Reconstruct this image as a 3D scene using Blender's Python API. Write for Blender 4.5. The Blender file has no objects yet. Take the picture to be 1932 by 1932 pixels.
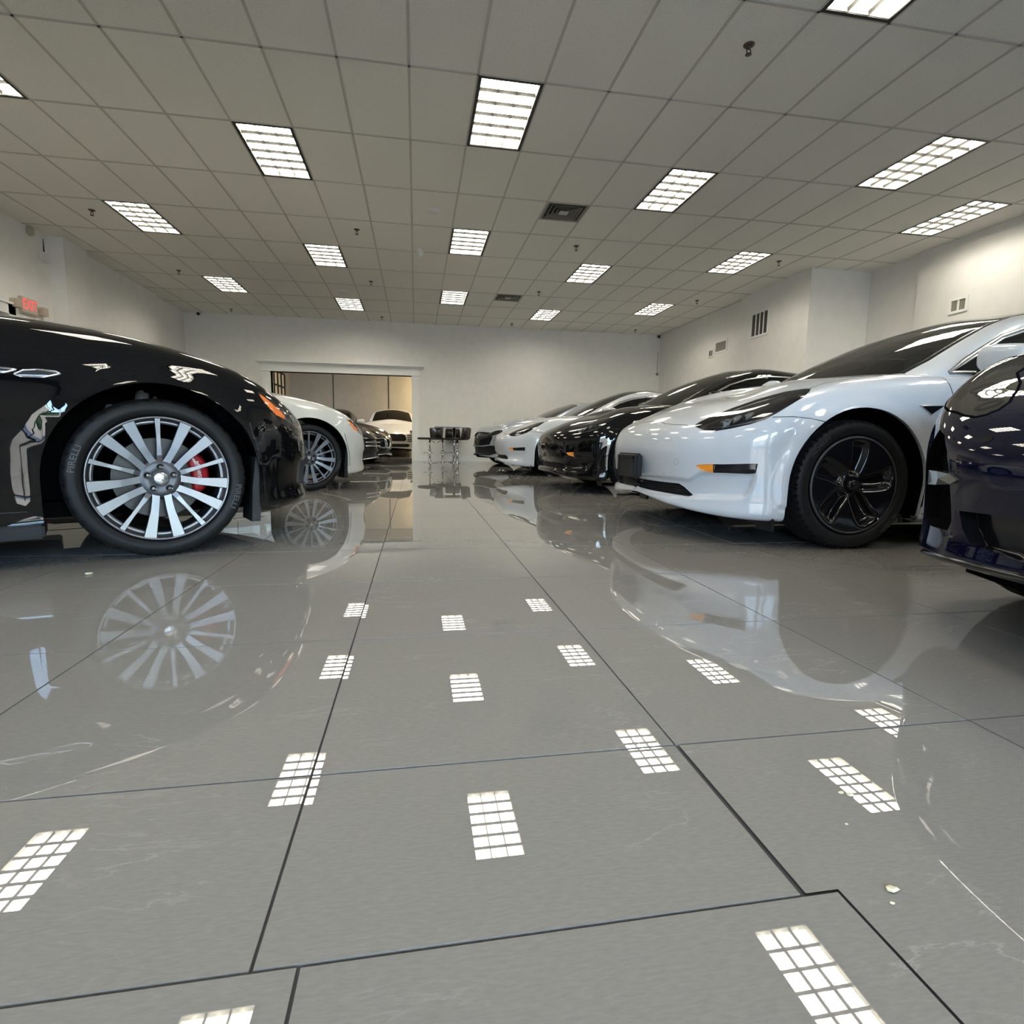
import bpy, bmesh, math, random
import numpy as np
from mathutils import Vector, Matrix
from mathutils.bvhtree import BVHTree

random.seed(7)
SC = bpy.context.scene
COL = SC.collection

# ------------------------------------------------------------------ camera
CAM_H = 0.55
yaw, pitch, roll, F_PX = 0.172485, -0.128492, 0.0150536, 1042.255
cam_d = bpy.data.cameras.new('camera')
cam = bpy.data.objects.new('camera', cam_d)
COL.objects.link(cam)
fw = Vector((math.sin(yaw) * math.cos(pitch), math.cos(yaw) * math.cos(pitch), math.sin(pitch)))
rt = Vector((math.cos(yaw), -math.sin(yaw), 0))
up = rt.cross(fw)
r2 = math.cos(roll) * rt + math.sin(roll) * up
u2 = -math.sin(roll) * rt + math.cos(roll) * up
M = Matrix((r2, u2, -fw)).transposed().to_4x4()
M.translation = (0, 0, CAM_H)
cam.matrix_world = M
cam_d.sensor_width = 36
cam_d.lens = F_PX / 1932 * 36
cam_d.clip_start = 0.02
cam_d.clip_end = 300
SC.camera = cam

# ------------------------------------------------------------------ world / exposure
SC.view_settings.view_transform = 'Standard'
SC.view_settings.look = 'None'
SC.view_settings.exposure = 0.68
SC.view_settings.gamma = 1.0
SC.view_settings.use_curve_mapping = False
SC.cycles.use_denoising = True
SC.cycles.use_adaptive_sampling = False
SC.cycles.max_bounces = 8
SC.cycles.diffuse_bounces = 5
SC.cycles.glossy_bounces = 5
SC.cycles.transmission_bounces = 6
SC.cycles.caustics_reflective = False
SC.cycles.caustics_refractive = False
SC.cycles.sample_clamp_indirect = 4.0
W = bpy.data.worlds.new('sky')
SC.world = W
W.use_nodes = True
nt = W.node_tree
bg = nt.nodes['Background']
sky = nt.nodes.new('ShaderNodeTexSky')
sky.sky_type = 'NISHITA'
sky.sun_disc = False
sky.sun_elevation = math.radians(48)
sky.sun_rotation = math.radians(20)
nt.links.new(sky.outputs[0], bg.inputs[0])
SKY_STRENGTH = 5.0
LAMP = 24.0
PANEL = 9.0
bg.inputs[1].default_value = SKY_STRENGTH

# ------------------------------------------------------------------ materials
MATS = {}


def mat(name, col, rough=0.5, metal=0.0, spec=0.5, coat=0.0, coat_rough=0.02, emit=None, es=1.0,
        trans=0.0, alpha=1.0, noise=None, bump=0.0, bscale=50, ior=None):
    m = bpy.data.materials.new(name)
    m.use_nodes = True
    n = m.node_tree
    b = n.nodes['Principled BSDF']
    b.inputs['Base Color'].default_value = (*col, 1)
    b.inputs['Roughness'].default_value = rough
    b.inputs['Metallic'].default_value = metal
    b.inputs['Specular IOR Level'].default_value = spec
    b.inputs['Coat Weight'].default_value = coat
    b.inputs['Coat Roughness'].default_value = coat_rough
    b.inputs['Transmission Weight'].default_value = trans
    b.inputs['Alpha'].default_value = alpha
    if ior:
        b.inputs['IOR'].default_value = ior
    if emit:
        b.inputs['Emission Color'].default_value = (*emit, 1)
        b.inputs['Emission Strength'].default_value = es
    if noise or bump:
        tc = n.nodes.new('ShaderNodeTexCoord')
        nz = n.nodes.new('ShaderNodeTexNoise')
        nz.inputs['Scale'].default_value = bscale
        nz.inputs['Detail'].default_value = 4
        n.links.new(tc.outputs['Object'], nz.inputs['Vector'])
        if noise:
            cr = n.nodes.new('ShaderNodeValToRGB')
            cr.color_ramp.elements[0].position = 0.35
            cr.color_ramp.elements[1].position = 0.65
            cr.color_ramp.elements[0].color = (*[c * (1 - noise) for c in col], 1)
            cr.color_ramp.elements[1].color = (*[min(1, c * (1 + noise)) for c in col], 1)
            n.links.new(nz.outputs['Fac'], cr.inputs['Fac'])
            n.links.new(cr.outputs['Color'], b.inputs['Base Color'])
        if bump:
            bp = n.nodes.new('ShaderNodeBump')
            bp.inputs['Strength'].default_value = bump
            bp.inputs['Distance'].default_value = 0.01
            n.links.new(nz.outputs['Fac'], bp.inputs['Height'])
            n.links.new(bp.outputs['Normal'], b.inputs['Normal'])
    MATS[name] = m
    return m


def glass(name, tint, alpha=0.35):
    """thin tinted pane: mixes see-through and mirror by viewing angle"""
    m = bpy.data.materials.new(name)
    m.use_nodes = True
    n = m.node_tree
    n.nodes.clear()
    out = n.nodes.new('ShaderNodeOutputMaterial')
    tr = n.nodes.new('ShaderNodeBsdfTransparent')
    tr.inputs[0].default_value = (*tint, 1)
    gl = n.nodes.new('ShaderNodeBsdfGlossy')
    gl.inputs['Roughness'].default_value = 0.01
    gl.inputs['Color'].default_value = (1, 1, 1, 1)
    fr = n.nodes.new('ShaderNodeFresnel')
    fr.inputs[0].default_value = 1.65
    mx = n.nodes.new('ShaderNodeMixShader')
    n.links.new(fr.outputs[0], mx.inputs[0])
    n.links.new(tr.outputs[0], mx.inputs[1])
    n.links.new(gl.outputs[0], mx.inputs[2])
    n.links.new(mx.outputs[0], out.inputs[0])
    MATS[name] = m
    return m


wall_m = mat('wall_paint', (0.87, 0.86, 0.835), 0.8, spec=0.12, noise=0.02, bump=0.05, bscale=6)
trim_m = mat('trim_paint', (0.90, 0.895, 0.88), 0.35)
ceil_m = mat('ceiling_tile', (0.86, 0.835, 0.77), 0.9, noise=0.05, bump=0.25, bscale=90)
tbar_m = mat('ceiling_tbar', (0.56, 0.54, 0.49), 0.6)  # bars coloured darker than the tiles to paint in their shade lines
grout_m = mat('grout', (0.05, 0.048, 0.055), 0.7)
white_p = mat('pearl_white_paint', (0.53, 0.565, 0.615), 0.35, coat=1.0, spec=0.4)
cream_p = mat('gloss_white_paint', (0.58, 0.58, 0.555), 0.35, coat=1.0, spec=0.4)
black_p = mat('gloss_black_paint', (0.0035, 0.0035, 0.004), 0.4, coat=1.0, spec=0.0)
blue_p = mat('navy_paint', (0.003, 0.004, 0.020), 0.4, coat=1.0, spec=0.0)
silver_p = mat('silver_blue_paint', (0.45, 0.50, 0.58), 0.3, metal=0.5, coat=1.0)
navy2_p = mat('dark_slate_paint', (0.008, 0.010, 0.014), 0.4, coat=1.0, spec=0.0)
plastic_m = mat('black_plastic', (0.014, 0.014, 0.015), 0.45, spec=0.25)
gloss_m = mat('gloss_black_plastic', (0.006, 0.006, 0.008), 0.12)
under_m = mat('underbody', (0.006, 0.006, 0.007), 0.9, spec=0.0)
rubber_m = mat('tyre_rubber', (0.008, 0.0085, 0.0095), 0.5, spec=0.22, noise=0.15, bscale=30)
rubber2_m = mat('tyre_lettering', (0.055, 0.056, 0.06), 0.5)
alloy_m = mat('machined_alloy', (0.165, 0.168, 0.178), 0.33, metal=0.85)
alloyd_m = mat('grey_alloy', (0.075, 0.076, 0.084), 0.38, metal=0.7)
alloym_m = mat('mid_grey_alloy', (0.16, 0.165, 0.18), 0.32, metal=0.8)
disc_m = mat('brake_disc_steel', (0.045, 0.044, 0.043), 0.45, metal=0.8)
red_m = mat('red_caliper', (0.42, 0.012, 0.018), 0.35, coat=0.6)
chrome_m = mat('chrome', (0.75, 0.76, 0.78), 0.08, metal=1.0)
satin_m = mat('satin_chrome', (0.55, 0.56, 0.57), 0.25, metal=1.0)
orange_m = mat('amber_lens', (0.85, 0.30, 0.03), 0.2, coat=1.0)
ored_m = mat('orange_marker_lens', (0.90, 0.20, 0.03), 0.2, coat=1.0)
lamp_dark = mat('headlamp_bowl', (0.03, 0.03, 0.034), 0.25)
lens_m = glass('lamp_lens', (0.80, 0.82, 0.85))
pane_m = glass('car_window_glass', (0.30, 0.32, 0.30))
pane_d = glass('tinted_window_glass', (0.10, 0.11, 0.10))
store_g = glass('storefront_glass', (0.93, 0.95, 0.95))
cabin_m = mat('cabin_black', (0.014, 0.014, 0.015), 0.7)
white_m = mat('white_plastic', (0.75, 0.75, 0.73), 0.4)
offw_m = mat('white_lettering', (0.8, 0.8, 0.8), 0.5)
leather_m = mat('black_leatherette', (0.012, 0.012, 0.013), 0.35)
vent_m = mat('vent_grey', (0.22, 0.21, 0.18), 0.5)
ventd_m = mat('vent_dark', (0.05, 0.048, 0.042), 0.7)
frame_m = mat('fixture_black_edge', (0.006, 0.006, 0.006), 0.5)
refl_m = mat('fixture_reflector', (0.42, 0.41, 0.35), 0.5)
tray_m = mat('glowing_fixture_tray', (0.6, 0.6, 0.5), 0.5, emit=(1.0, 0.93, 0.80), es=PANEL)  # tray emits by itself, standing in for tube light on the reflector
louv_m = mat('parabolic_louver', (0.030, 0.029, 0.025), 0.45, spec=0.2)
tube_m = mat('fluorescent_tube', (1, 1, 1), 0.5, emit=(1.0, 0.93, 0.80), es=LAMP)
exit_m = mat('exit_red', (0.9, 0.05, 0.06), 0.5, emit=(1.0, 0.10, 0.10), es=0.5)
beige_m = mat('beige_wall', (0.50, 0.485, 0.455), 0.8, noise=0.04, bscale=4)
asphalt_m = mat('asphalt', (0.10, 0.10, 0.105), 0.9, noise=0.2, bscale=3)
bld_m = mat('stucco', (0.50, 0.42, 0.33), 0.9, noise=0.05, bscale=2)
leaf_m = mat('foliage', (0.05, 0.09, 0.03), 0.9, noise=0.4, bscale=6)
bark_m = mat('bark', (0.09, 0.07, 0.05), 0.9)


def floor_mat():
    m = mat('polished_floor_tile', (0.30, 0.285, 0.26), 0.004, spec=0.5, ior=1.76)
    n = m.node_tree
    b = n.nodes['Principled BSDF']
    tc = n.nodes.new('ShaderNodeTexCoord')
    mp = n.nodes.new('ShaderNodeMapping')
    mp.inputs['Scale'].default_value = (1.0, 4.5, 1)
    mp.inputs['Rotation'].default_value = (0, 0, 0.12)
    n.links.new(tc.outputs['Object'], mp.inputs[0])
    nz = n.nodes.new('ShaderNodeTexNoise')
    nz.inputs['Scale'].default_value = 2.6
    nz.inputs['Detail'].default_value = 9
    nz.inputs['Roughness'].default_value = 0.62
    nz.inputs['Distortion'].default_value = 0.5
    n.links.new(mp.outputs[0], nz.inputs['Vector'])
    # thin broken veins where the noise crosses 0.5
    sb = n.nodes.new('ShaderNodeMath'); sb.operation = 'SUBTRACT'; sb.inputs[1].default_value = 0.5
    ab = n.nodes.new('ShaderNodeMath'); ab.operation = 'ABSOLUTE'
    mr = n.nodes.new('ShaderNodeMapRange')
    mr.inputs['From Min'].default_value = 0.0
    mr.inputs['From Max'].default_value = 0.013
    mr.inputs['To Min'].default_value = 1.0
    mr.inputs['To Max'].default_value = 0.0
    n.links.new(nz.outputs['Fac'], sb.inputs[0]); n.links.new(sb.outputs[0], ab.inputs[0])
    n.links.new(ab.outputs[0], mr.inputs['Value'])
    nz2 = n.nodes.new('ShaderNodeTexNoise')
    nz2.inputs['Scale'].default_value = 3.5
    nz2.inputs['Detail'].default_value = 3
    n.links.new(tc.outputs['Object'], nz2.inputs['Vector'])
    mr2 = n.nodes.new('ShaderNodeMapRange')
    mr2.inputs['From Min'].default_value = 0.50
    mr2.inputs['From Max'].default_value = 0.68
    n.links.new(nz2.outputs['Fac'], mr2.inputs['Value'])
    mu = n.nodes.new('ShaderNodeMath'); mu.operation = 'MULTIPLY'
    n.links.new(mr.outputs[0], mu.inputs[0]); n.links.new(mr2.outputs[0], mu.inputs[1])
    mu2 = n.nodes.new('ShaderNodeMath'); mu2.operation = 'MULTIPLY'; mu2.inputs[1].default_value = 0.5
    n.links.new(mu.outputs[0], mu2.inputs[0])
    # fine grain
    nz3 = n.nodes.new('ShaderNodeTexNoise'); nz3.inputs['Scale'].default_value = 60; nz3.inputs['Detail'].default_value = 4
    n.links.new(mp.outputs[0], nz3.inputs['Vector'])
    cr = n.nodes.new('ShaderNodeValToRGB')
    cr.color_ramp.elements[0].position = 0.3; cr.color_ramp.elements[1].position = 0.7
    cr.color_ramp.elements[0].color = (0.222, 0.215, 0.200, 1)
    cr.color_ramp.elements[1].color = (0.257, 0.249, 0.233, 1)
    n.links.new(nz3.outputs['Fac'], cr.inputs[0])
    mx = n.nodes.new('ShaderNodeMixRGB')
    mx.inputs[2].default_value = (0.40, 0.40, 0.385, 1)
    n.links.new(mu2.outputs[0], mx.inputs[0]); n.links.new(cr.outputs[0], mx.inputs[1])
    n.links.new(mx.outputs[0], b.inputs['Base Color'])
    return m


floor_m = floor_mat()


# ------------------------------------------------------------------ object helpers
def link(name, bm, m, parent=None, smooth=False, loc=None):
    me = bpy.data.meshes.new(name)
    bm.to_mesh(me)
    bm.free()
    ms = m if isinstance(m, (list, tuple)) else [m]
    for x in ms:
        me.materials.append(x)
    if smooth:
        me.polygons.foreach_set('use_smooth', [True] * len(me.polygons))
    o = bpy.data.objects.new(name, me)
    COL.objects.link(o)
    if parent:
        o.parent = parent
    if loc:
        o.location = loc
    return o


def tag(o, label=None, cat=None, group=None, kind=None):
    if label: o['label'] = label
    if cat: o['category'] = cat
    if group: o['group'] = group
    if kind: o['kind'] = kind
    return o


def thing(name, label, cat, loc=(0, 0, 0), rz=0, group=None):
    o = bpy.data.objects.new(name, None)
    COL.objects.link(o)
    o.empty_display_size = 0.1
    o.location = loc
    o.rotation_euler = (0, 0, rz)
    return tag(o, label, cat, group)


def box(bm, x0, x1, y0, y1, z0, z1, mi=0):
    vs = [bm.verts.new(p) for p in ((x0, y0, z0), (x1, y0, z0), (x1, y1, z0), (x0, y1, z0),
                                    (x0, y0, z1), (x1, y0, z1), (x1, y1, z1), (x0, y1, z1))]
    for f in ((3, 2, 1, 0), (4, 5, 6, 7), (0, 1, 5, 4), (1, 2, 6, 5), (2, 3, 7, 6), (3, 0, 4, 7)):
        fc = bm.faces.new([vs[i] for i in f])
        fc.material_index = mi
    return vs


def boxo(name, x0, x1, y0, y1, z0, z1, m, parent=None, bev=0.0):
    bm = bmesh.new()
    box(bm, x0, x1, y0, y1, z0, z1)
    if bev:
        bmesh.ops.bevel(bm, geom=list(bm.edges), offset=bev, segments=2, affect='EDGES', profile=0.7)
    return link(name, bm, m, parent)


def tube(bm, pts, r, seg=8, mi=0, cap=True):
    pts = [Vector(p) for p in pts]
    rings = []
    prev = None
    for i, p in enumerate(pts):
        a = pts[max(i - 1, 0)]; b = pts[min(i + 1, len(pts) - 1)]
        t = (b - a).normalized()
        if prev is None:
            s = t.cross(Vector((0, 0, 1)))
            if s.length < 0.05: s = t.cross(Vector((0, 1, 0)))
            s.normalize()
        else:
            s = (prev - t * prev.dot(t)).normalized()
        prev = s
        u = t.cross(s)
        rr = r[i] if isinstance(r, (list, tuple)) else r
        rings.append([bm.verts.new(p + s * rr * math.cos(2 * math.pi * k / seg) + u * rr * math.sin(2 * math.pi * k / seg)) for k in range(seg)])
    for a, b in zip(rings, rings[1:]):
        for k in range(seg):
            f = bm.faces.new((a[k], a[(k + 1) % seg], b[(k + 1) % seg], b[k]))
            f.material_index = mi; f.smooth = True
    if cap:
        bm.faces.new(rings[0][::-1]).material_index = mi
        bm.faces.new(rings[-1]).material_index = mi


def lathe(bm, prof, seg=48, axis='z', mi=0, close=False, c=(0, 0, 0), smooth=True, mod=None):
    """prof: (radius, height). axis z or y."""
    rings = []
    for j, (r, h) in enumerate(prof):
        ring = []
        for k in range(seg):
            a = 2 * math.pi * k / seg
            rr = r + (mod(j, k) if mod else 0)
            if axis == 'z': p = (c[0] + rr * math.cos(a), c[1] + rr * math.sin(a), c[2] + h)
            else: p = (c[0] + rr * math.cos(a), c[1] + h, c[2] + rr * math.sin(a))
            ring.append(bm.verts.new(p))
        rings.append(ring)
    pairs = list(zip(rings, rings[1:]))
    if close: pairs.append((rings[-1], rings[0]))
    for a, b in pairs:
        for k in range(seg):
            vs = (a[k], a[(k + 1) % seg], b[(k + 1) % seg], b[k])
            f = bm.faces.new(vs if axis == 'z' else vs[::-1])
            f.material_index = mi; f.smooth = smooth
    return rings


def text_mesh(txt, size, depth, name='txt'):
    cu = bpy.data.curves.new(name, 'FONT')
    cu.body = txt
    cu.size = size
    cu.extrude = depth / 2
    cu.align_x = 'CENTER'; cu.align_y = 'CENTER'
    cu.resolution_u = 3
    o = bpy.data.objects.new(name, cu)
    COL.objects.link(o)
    dg = bpy.context.evaluated_depsgraph_get()
    me = bpy.data.meshes.new_from_object(o.evaluated_get(dg))
    bm = bmesh.new()
    bm.from_mesh(me)
    bpy.data.objects.remove(o)
    bpy.data.meshes.remove(me)
    return bm


# ------------------------------------------------------------------ spline surface
def bsp_matrix(n, sub):
    """uniform cubic B-spline weights with n+2 control rows (one phantom each end); sub = list of per-interval divisions"""
    rows = []
    for i in range(n - 1):
        s = sub[i]
        for k in range(s + (1 if i == n - 2 else 0)):
            t = k / s
            w = np.zeros(n + 2)
            w[i] = (1 - t) ** 3 / 6
            w[i + 1] = (3 * t ** 3 - 6 * t ** 2 + 4) / 6
            w[i + 2] = (-3 * t ** 3 + 3 * t ** 2 + 3 * t + 1) / 6
            w[i + 3] = t ** 3 / 6
            rows.append(w)
    return np.array(rows)


def surf(net, subi, subj, comp=1, endmir=True, botmir=False):
    """net[i][j] (columns x levels) -> dense grid. nose / tail / spine phantoms mirror in y."""
    P0 = np.array(net, float)

    def ext(P, si, sj):
        m = np.array([1, -1, 1.0])
        a = P[1:2] * m
        b = P[-2:-1] * m if endmir else 2 * P[-1:] - P[-2:-1]
        Q = np.concatenate([a, P, b], 0)
        c = 2 * Q[:, 0:1] - Q[:, 1:2]
        d = Q[:, -2:-1] * m
        return np.concatenate([c, Q, d], 1)
    ni, nj = P0.shape[:2]

    def ev(P, si, sj):
        return np.einsum('ai,bj,ijc->abc', bsp_matrix(ni, si), bsp_matrix(nj, sj), ext(P, si, sj))
    P = P0.copy()
    for _ in range(comp):
        S = ev(P, [1] * (ni - 1), [1] * (nj - 1))
        P = P + (P0 - S)
        P[:, -1, 1] = 0
        P[0, :, 1] = 0
        if endmir: P[-1, :, 1] = 0
    return ev(P, subi, subj)


def grid_bm(G):
    """half grid (y>=0) + its mirror, welded along y=0"""
    bm = bmesh.new()
    na, nb = G.shape[:2]
    for s in (1, -1):
        V = [[bm.verts.new((G[a, b, 0], s * G[a, b, 1], G[a, b, 2])) for b in range(nb)] for a in range(na)]
        for a in range(na - 1):
            for b in range(nb - 1):
                q = (V[a][b], V[a][b + 1], V[a + 1][b + 1], V[a + 1][b])
                f = bm.faces.new(q if s < 0 else q[::-1])
                f.smooth = True
    bmesh.ops.remove_doubles(bm, verts=bm.verts, dist=0.0004)
    bm.normal_update()
    c = sum((f.normal.dot(f.calc_center_median() - Vector((1.4, 0, 0.4))) * f.calc_area() for f in bm.faces))
    if c < 0:
        bmesh.ops.reverse_faces(bm, faces=bm.faces)
        bm.normal_update()
    return bm


class Base:
    """keeps the undisturbed surface for smooth normals and ray casts"""
    def __init__(s, bm):
        b = bm.copy()
        bmesh.ops.triangulate(b, faces=b.faces)
        b.normal_update()
        s.co = [v.co.copy() for v in b.verts]
        s.no = [v.normal.copy() for v in b.verts]
        s.tri = [[v.index for v in f.verts] for f in b.faces]
        b.verts.index_update()
        s.tri = [[v.index for v in f.verts] for f in b.faces]
        s.bvh = BVHTree.FromPolygons(s.co, s.tri)
        b.free()

    def normal(s, p):
        loc, n, i, d = s.bvh.find_nearest(p)
        if i is None: return Vector((0, 0, 1))
        a, b, c = s.tri[i]
        A, B, C = s.co[a], s.co[b], s.co[c]
        v0, v1, v2 = B - A, C - A, loc - A
        d00, d01, d11, d20, d21 = v0.dot(v0), v0.dot(v1), v1.dot(v1), v2.dot(v0), v2.dot(v1)
        den = d00 * d11 - d01 * d01
        if abs(den) < 1e-14: return s.no[a]
        v = (d11 * d20 - d01 * d21) / den
        w = (d00 * d21 - d01 * d20) / den
        r = s.no[a] * (1 - v - w) + s.no[b] * v + s.no[c] * w
        return r.normalized() if r.length > 1e-6 else s.no[a]

    def hit(s, o, d):
        return s.bvh.ray_cast(Vector(o), Vector(d).normalized())


def frame(n):
    n = Vector(n).normalized()
    a = Vector((0, 0, 1)).cross(n)
    if a.length < 1e-3: a = Vector((1, 0, 0))
    a.normalize()
    return a, n.cross(a), n


def inside(pt, poly):
    x, y = pt
    r = False
    j = len(poly) - 1
    for i in range(len(poly)):
        xi, yi = poly[i]; xj, yj = poly[j]
        if (yi > y) != (yj > y) and x < (xj - xi) * (y - yi) / (yj - yi) + xi:
            r = not r
        j = i
    return r


def proj_poly(pts3, n, side=1):
    """3-D outline on the +y side -> (poly2d, frame) for the wanted side"""
    n = Vector((n[0], n[1] * side, n[2]))
    A, B, N = frame(n)
    out = []
    for p in pts3:
        v = Vector((p[0], p[1] * side, p[2]))
        out.append((A.dot(v), B.dot(v)))
    return out, (A, B, N)


def split(bm, poly, fr, pred, marg=0.02):
    A, B, N = fr
    k = len(poly)
    for i in range(k):
        p, q = poly[i], poly[(i + 1) % k]
        ed = Vector((q[0] - p[0], q[1] - p[1]))
        if ed.length < 1e-6: continue
        x0, x1 = min(p[0], q[0]) - marg, max(p[0], q[0]) + marg
        y0, y1 = min(p[1], q[1]) - marg, max(p[1], q[1]) + marg
        fs = []
        for f in bm.faces:
            c = f.calc_center_median()
            if x0 <= A.dot(c) <= x1 and y0 <= B.dot(c) <= y1 and pred(c):
                fs.append(f)
        if not fs: continue
        es = {e for f in fs for e in f.edges}
        vs = {v for f in fs for v in f.verts}
        nn = (A * -ed[1] + B * ed[0]).normalized()
        bmesh.ops.bisect_plane(bm, geom=list(vs) + list(es) + fs, plane_co=A * p[0] + B * p[1], plane_no=nn, dist=1e-5)
    xs = [a for a, b in poly]; ys = [b for a, b in poly]
    res = []
    for f in bm.faces:
        c = f.calc_center_median()
        a, b = A.dot(c), B.dot(c)
        if min(xs) <= a <= max(xs) and min(ys) <= b <= max(ys) and pred(c) and inside((a, b), poly):
            res.append(f)
    return res


def detach(bm, faces, base, off=0.0, wall=0.0, keep=False):
    """copy faces to a new bmesh, moved along the normal by off; wall adds a rim going inward"""
    nb = bmesh.new()
    mp = {}
    for f in faces:
        vs = []
        for v in f.verts:
            if v not in mp:
                n = base.normal(v.co)
                mp[v] = (nb.verts.new(v.co + n * off), n)
            vs.append(mp[v][0])
        try:
            g = nb.faces.new(vs); g.smooth = True
        except ValueError:
            pass
    if wall:
        nrm = {id(a): n for a, n in mp.values()}
        be = [e for e in nb.edges if len(e.link_faces) == 1]
        dup = {}
        for e in be:
            f = e.link_faces[0]
            a, b = e.verts
            for v in (a, b):
                if v not in dup:
                    dup[v] = nb.verts.new(v.co - nrm[id(v)] * wall)
            try:
                l = [x for x in f.loops if x.edge == e][0]
                a, b = l.vert, l.link_loop_next.vert
                g = nb.faces.new((b, a, dup[a], dup[b]))
                g.smooth = False
            except ValueError:
                pass
    if not keep:
        bmesh.ops.delete(bm, geom=faces, context='FACES')
    return nb


def shell_link(name, bm, base, m, parent, thick=0.0):
    """link a piece of the body with normals taken from the undisturbed surface"""
    bm.normal_update()
    nos = [base.normal(v.co) for v in bm.verts]
    o = link(name, bm, m, parent, smooth=True)
    try:
        o.data.normals_split_custom_set_from_vertices(nos)
    except Exception:
        pass
    return o


def stroke(base, pts, w, h, n, side=1, lift=0.0, closed=False, step=0.012):
    """raised strip following 3-D points dropped on the surface along direction n"""
    N = Vector((n[0], n[1] * side, n[2])).normalized()
    P = [Vector((p[0], p[1] * side, p[2])) for p in pts]
    if closed: P.append(P[0])
    dense = []
    for a, b in zip(P, P[1:]):
        k = max(1, int((b - a).length / step))
        for i in range(k): dense.append(a.lerp(b, i / k))
    dense.append(P[-1])
    L = []
    for p in dense:
        loc, nn, i, d = base.bvh.ray_cast(p + N * 0.5, -N)
        if loc is None:
            loc, nn, i, d = base.bvh.find_nearest(p)
        L.append((loc, base.normal(loc)))
    bm = bmesh.new()
    rings = []
    for i, (p, nn) in enumerate(L):
        t = (L[min(i + 1, len(L) - 1)][0] - L[max(i - 1, 0)][0])
        if t.length < 1e-6: continue
        t.normalize()
        s = t.cross(nn).normalized()
        prof = [(-w / 2, -0.004), (-w / 2, h * 0.5), (-w * 0.3, h), (w * 0.3, h), (w / 2, h * 0.5), (w / 2, -0.004)]
        rings.append([bm.verts.new(p + s * a + nn * (b + lift)) for a, b in prof])
    for a, b in zip(rings, rings[1:]):
        for k in range(5):
            f = bm.faces.new((a[k], b[k], b[k + 1], a[k + 1])); f.smooth = True
    if len(rings) > 1 and not closed:
        bm.faces.new(rings[0]); bm.faces.new(rings[-1][::-1])
    bmesh.ops.recalc_face_normals(bm, faces=bm.faces)
    return bm


# ------------------------------------------------------------------ car body net
FL = [0.0, 0.16, 0.40, 0.62, 0.80]


def col(x, y, nx, ny, lz, off, crest, spine, bul=(0.03, 0.025), zf=FL, inn=0.14):
    """one column: bottom lip -> side -> crest -> spine. off = inward offsets of the five side levels"""
    cx, cy, cz = crest
    z6 = cz - 0.06
    c = [(x - nx * inn, max(0, y - ny * inn) if y > 0 else 0, lz + 0.0)]
    for f, o in zip(zf, off):
        c.append((x - nx * o, max(0, y - ny * o) if y > 0 else 0, lz + (z6 - lz) * f))
    c.append((x + 0.30 * (cx - x), y + 0.30 * (cy - y), z6))
    c.append(crest)
    sx, sz = spine
    for t, b in ((0.33, bul[0]), (0.68, bul[1])):
        c.append((cx + (sx - cx) * t, cy * (1 - t), cz + (sz - cz) * t + b))
    c.append((sx, 0, sz))
    return c


def hood_quad(v): return v


CANOPY3 = [
    [(.30, 0, .93), (.38, 0, .995), (.68, 0, 1.15), (.95, 0, 1.27), (1.12, 0, 1.335), (1.30, 0, 1.395), (1.45, 0, 1.43)],
    [(.33, .42, .93), (.41, .42, .99), (.70, .40, 1.14), (.96, .37, 1.26), (1.13, .34, 1.325), (1.31, .20, 1.39), (1.50, 0, 1.435)],
    [(.42, .71, .90), (.49, .71, .955), (.76, .66, 1.105), (1.0, .615, 1.225), (1.16, .565, 1.30), (1.36, .36, 1.375), (1.56, 0, 1.44)],
    [(.58, .80, .88), (.60, .80, .95), (.80, .745, 1.085), (1.05, .685, 1.22), (1.25, .62, 1.315), (1.45, .40, 1.395), (1.62, 0, 1.443)],
    [(.90, .82, .90), (.92, .81, .96), (1.02, .765, 1.10), (1.22, .70, 1.235), (1.40, .63, 1.335), (1.55, .40, 1.41), (1.70, 0, 1.443)],
    [(1.3, .82, .90), (1.3, .81, .97), (1.35, .765, 1.12), (1.45, .70, 1.26), (1.55, .62, 1.35), (1.65, .40, 1.415), (1.75, 0, 1.443)],
    [(1.8, .82, .90), (1.8, .81, .98), (1.8, .76, 1.13), (1.8, .695, 1.26), (1.8, .615, 1.34), (1.8, .40, 1.40), (1.8, 0, 1.432)],
    [(2.4, .81, .92), (2.4, .795, .995), (2.4, .745, 1.12), (2.4, .675, 1.22), (2.4, .585, 1.285), (2.4, .38, 1.335), (2.4, 0, 1.362)],
    [(2.95, .76, .95), (2.95, .74, 1.02), (2.95, .695, 1.09), (2.95, .635, 1.14), (2.95, .545, 1.18), (2.95, .35, 1.215), (2.95, 0, 1.235)],
    [(3.35, .62, .98), (3.35, .60, 1.04), (3.33, .55, 1.07), (3.3, .50, 1.09), (3.27, .42, 1.11), (3.22, .28, 1.13), (3.18, 0, 1.155)],
    [(3.5, 0, .98), (3.46, 0, 1.05), (3.42, 0, 1.075), (3.38, 0, 1.095), (3.34, 0, 1.11), (3.28, 0, 1.125), (3.20, 0, 1.14)]]

O5 = (0.01, 0.0, -0.005, 0.0, 0.005)


def side_cols(rear, wy, base_z=.15, belt=((.5, .80, .935), (1.1, .81, .95), (2.0, .81, .97), (2.75, .80, 1.0)), deck=.02):
    out = []
    for (x, cy, cz) in belt:
        out.append(col(x, wy, 0, 1, base_z, (.02, .005, 0, 0, .003), (x, cy, cz), (x, cz + deck), inn=.10))
    return out


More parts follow.
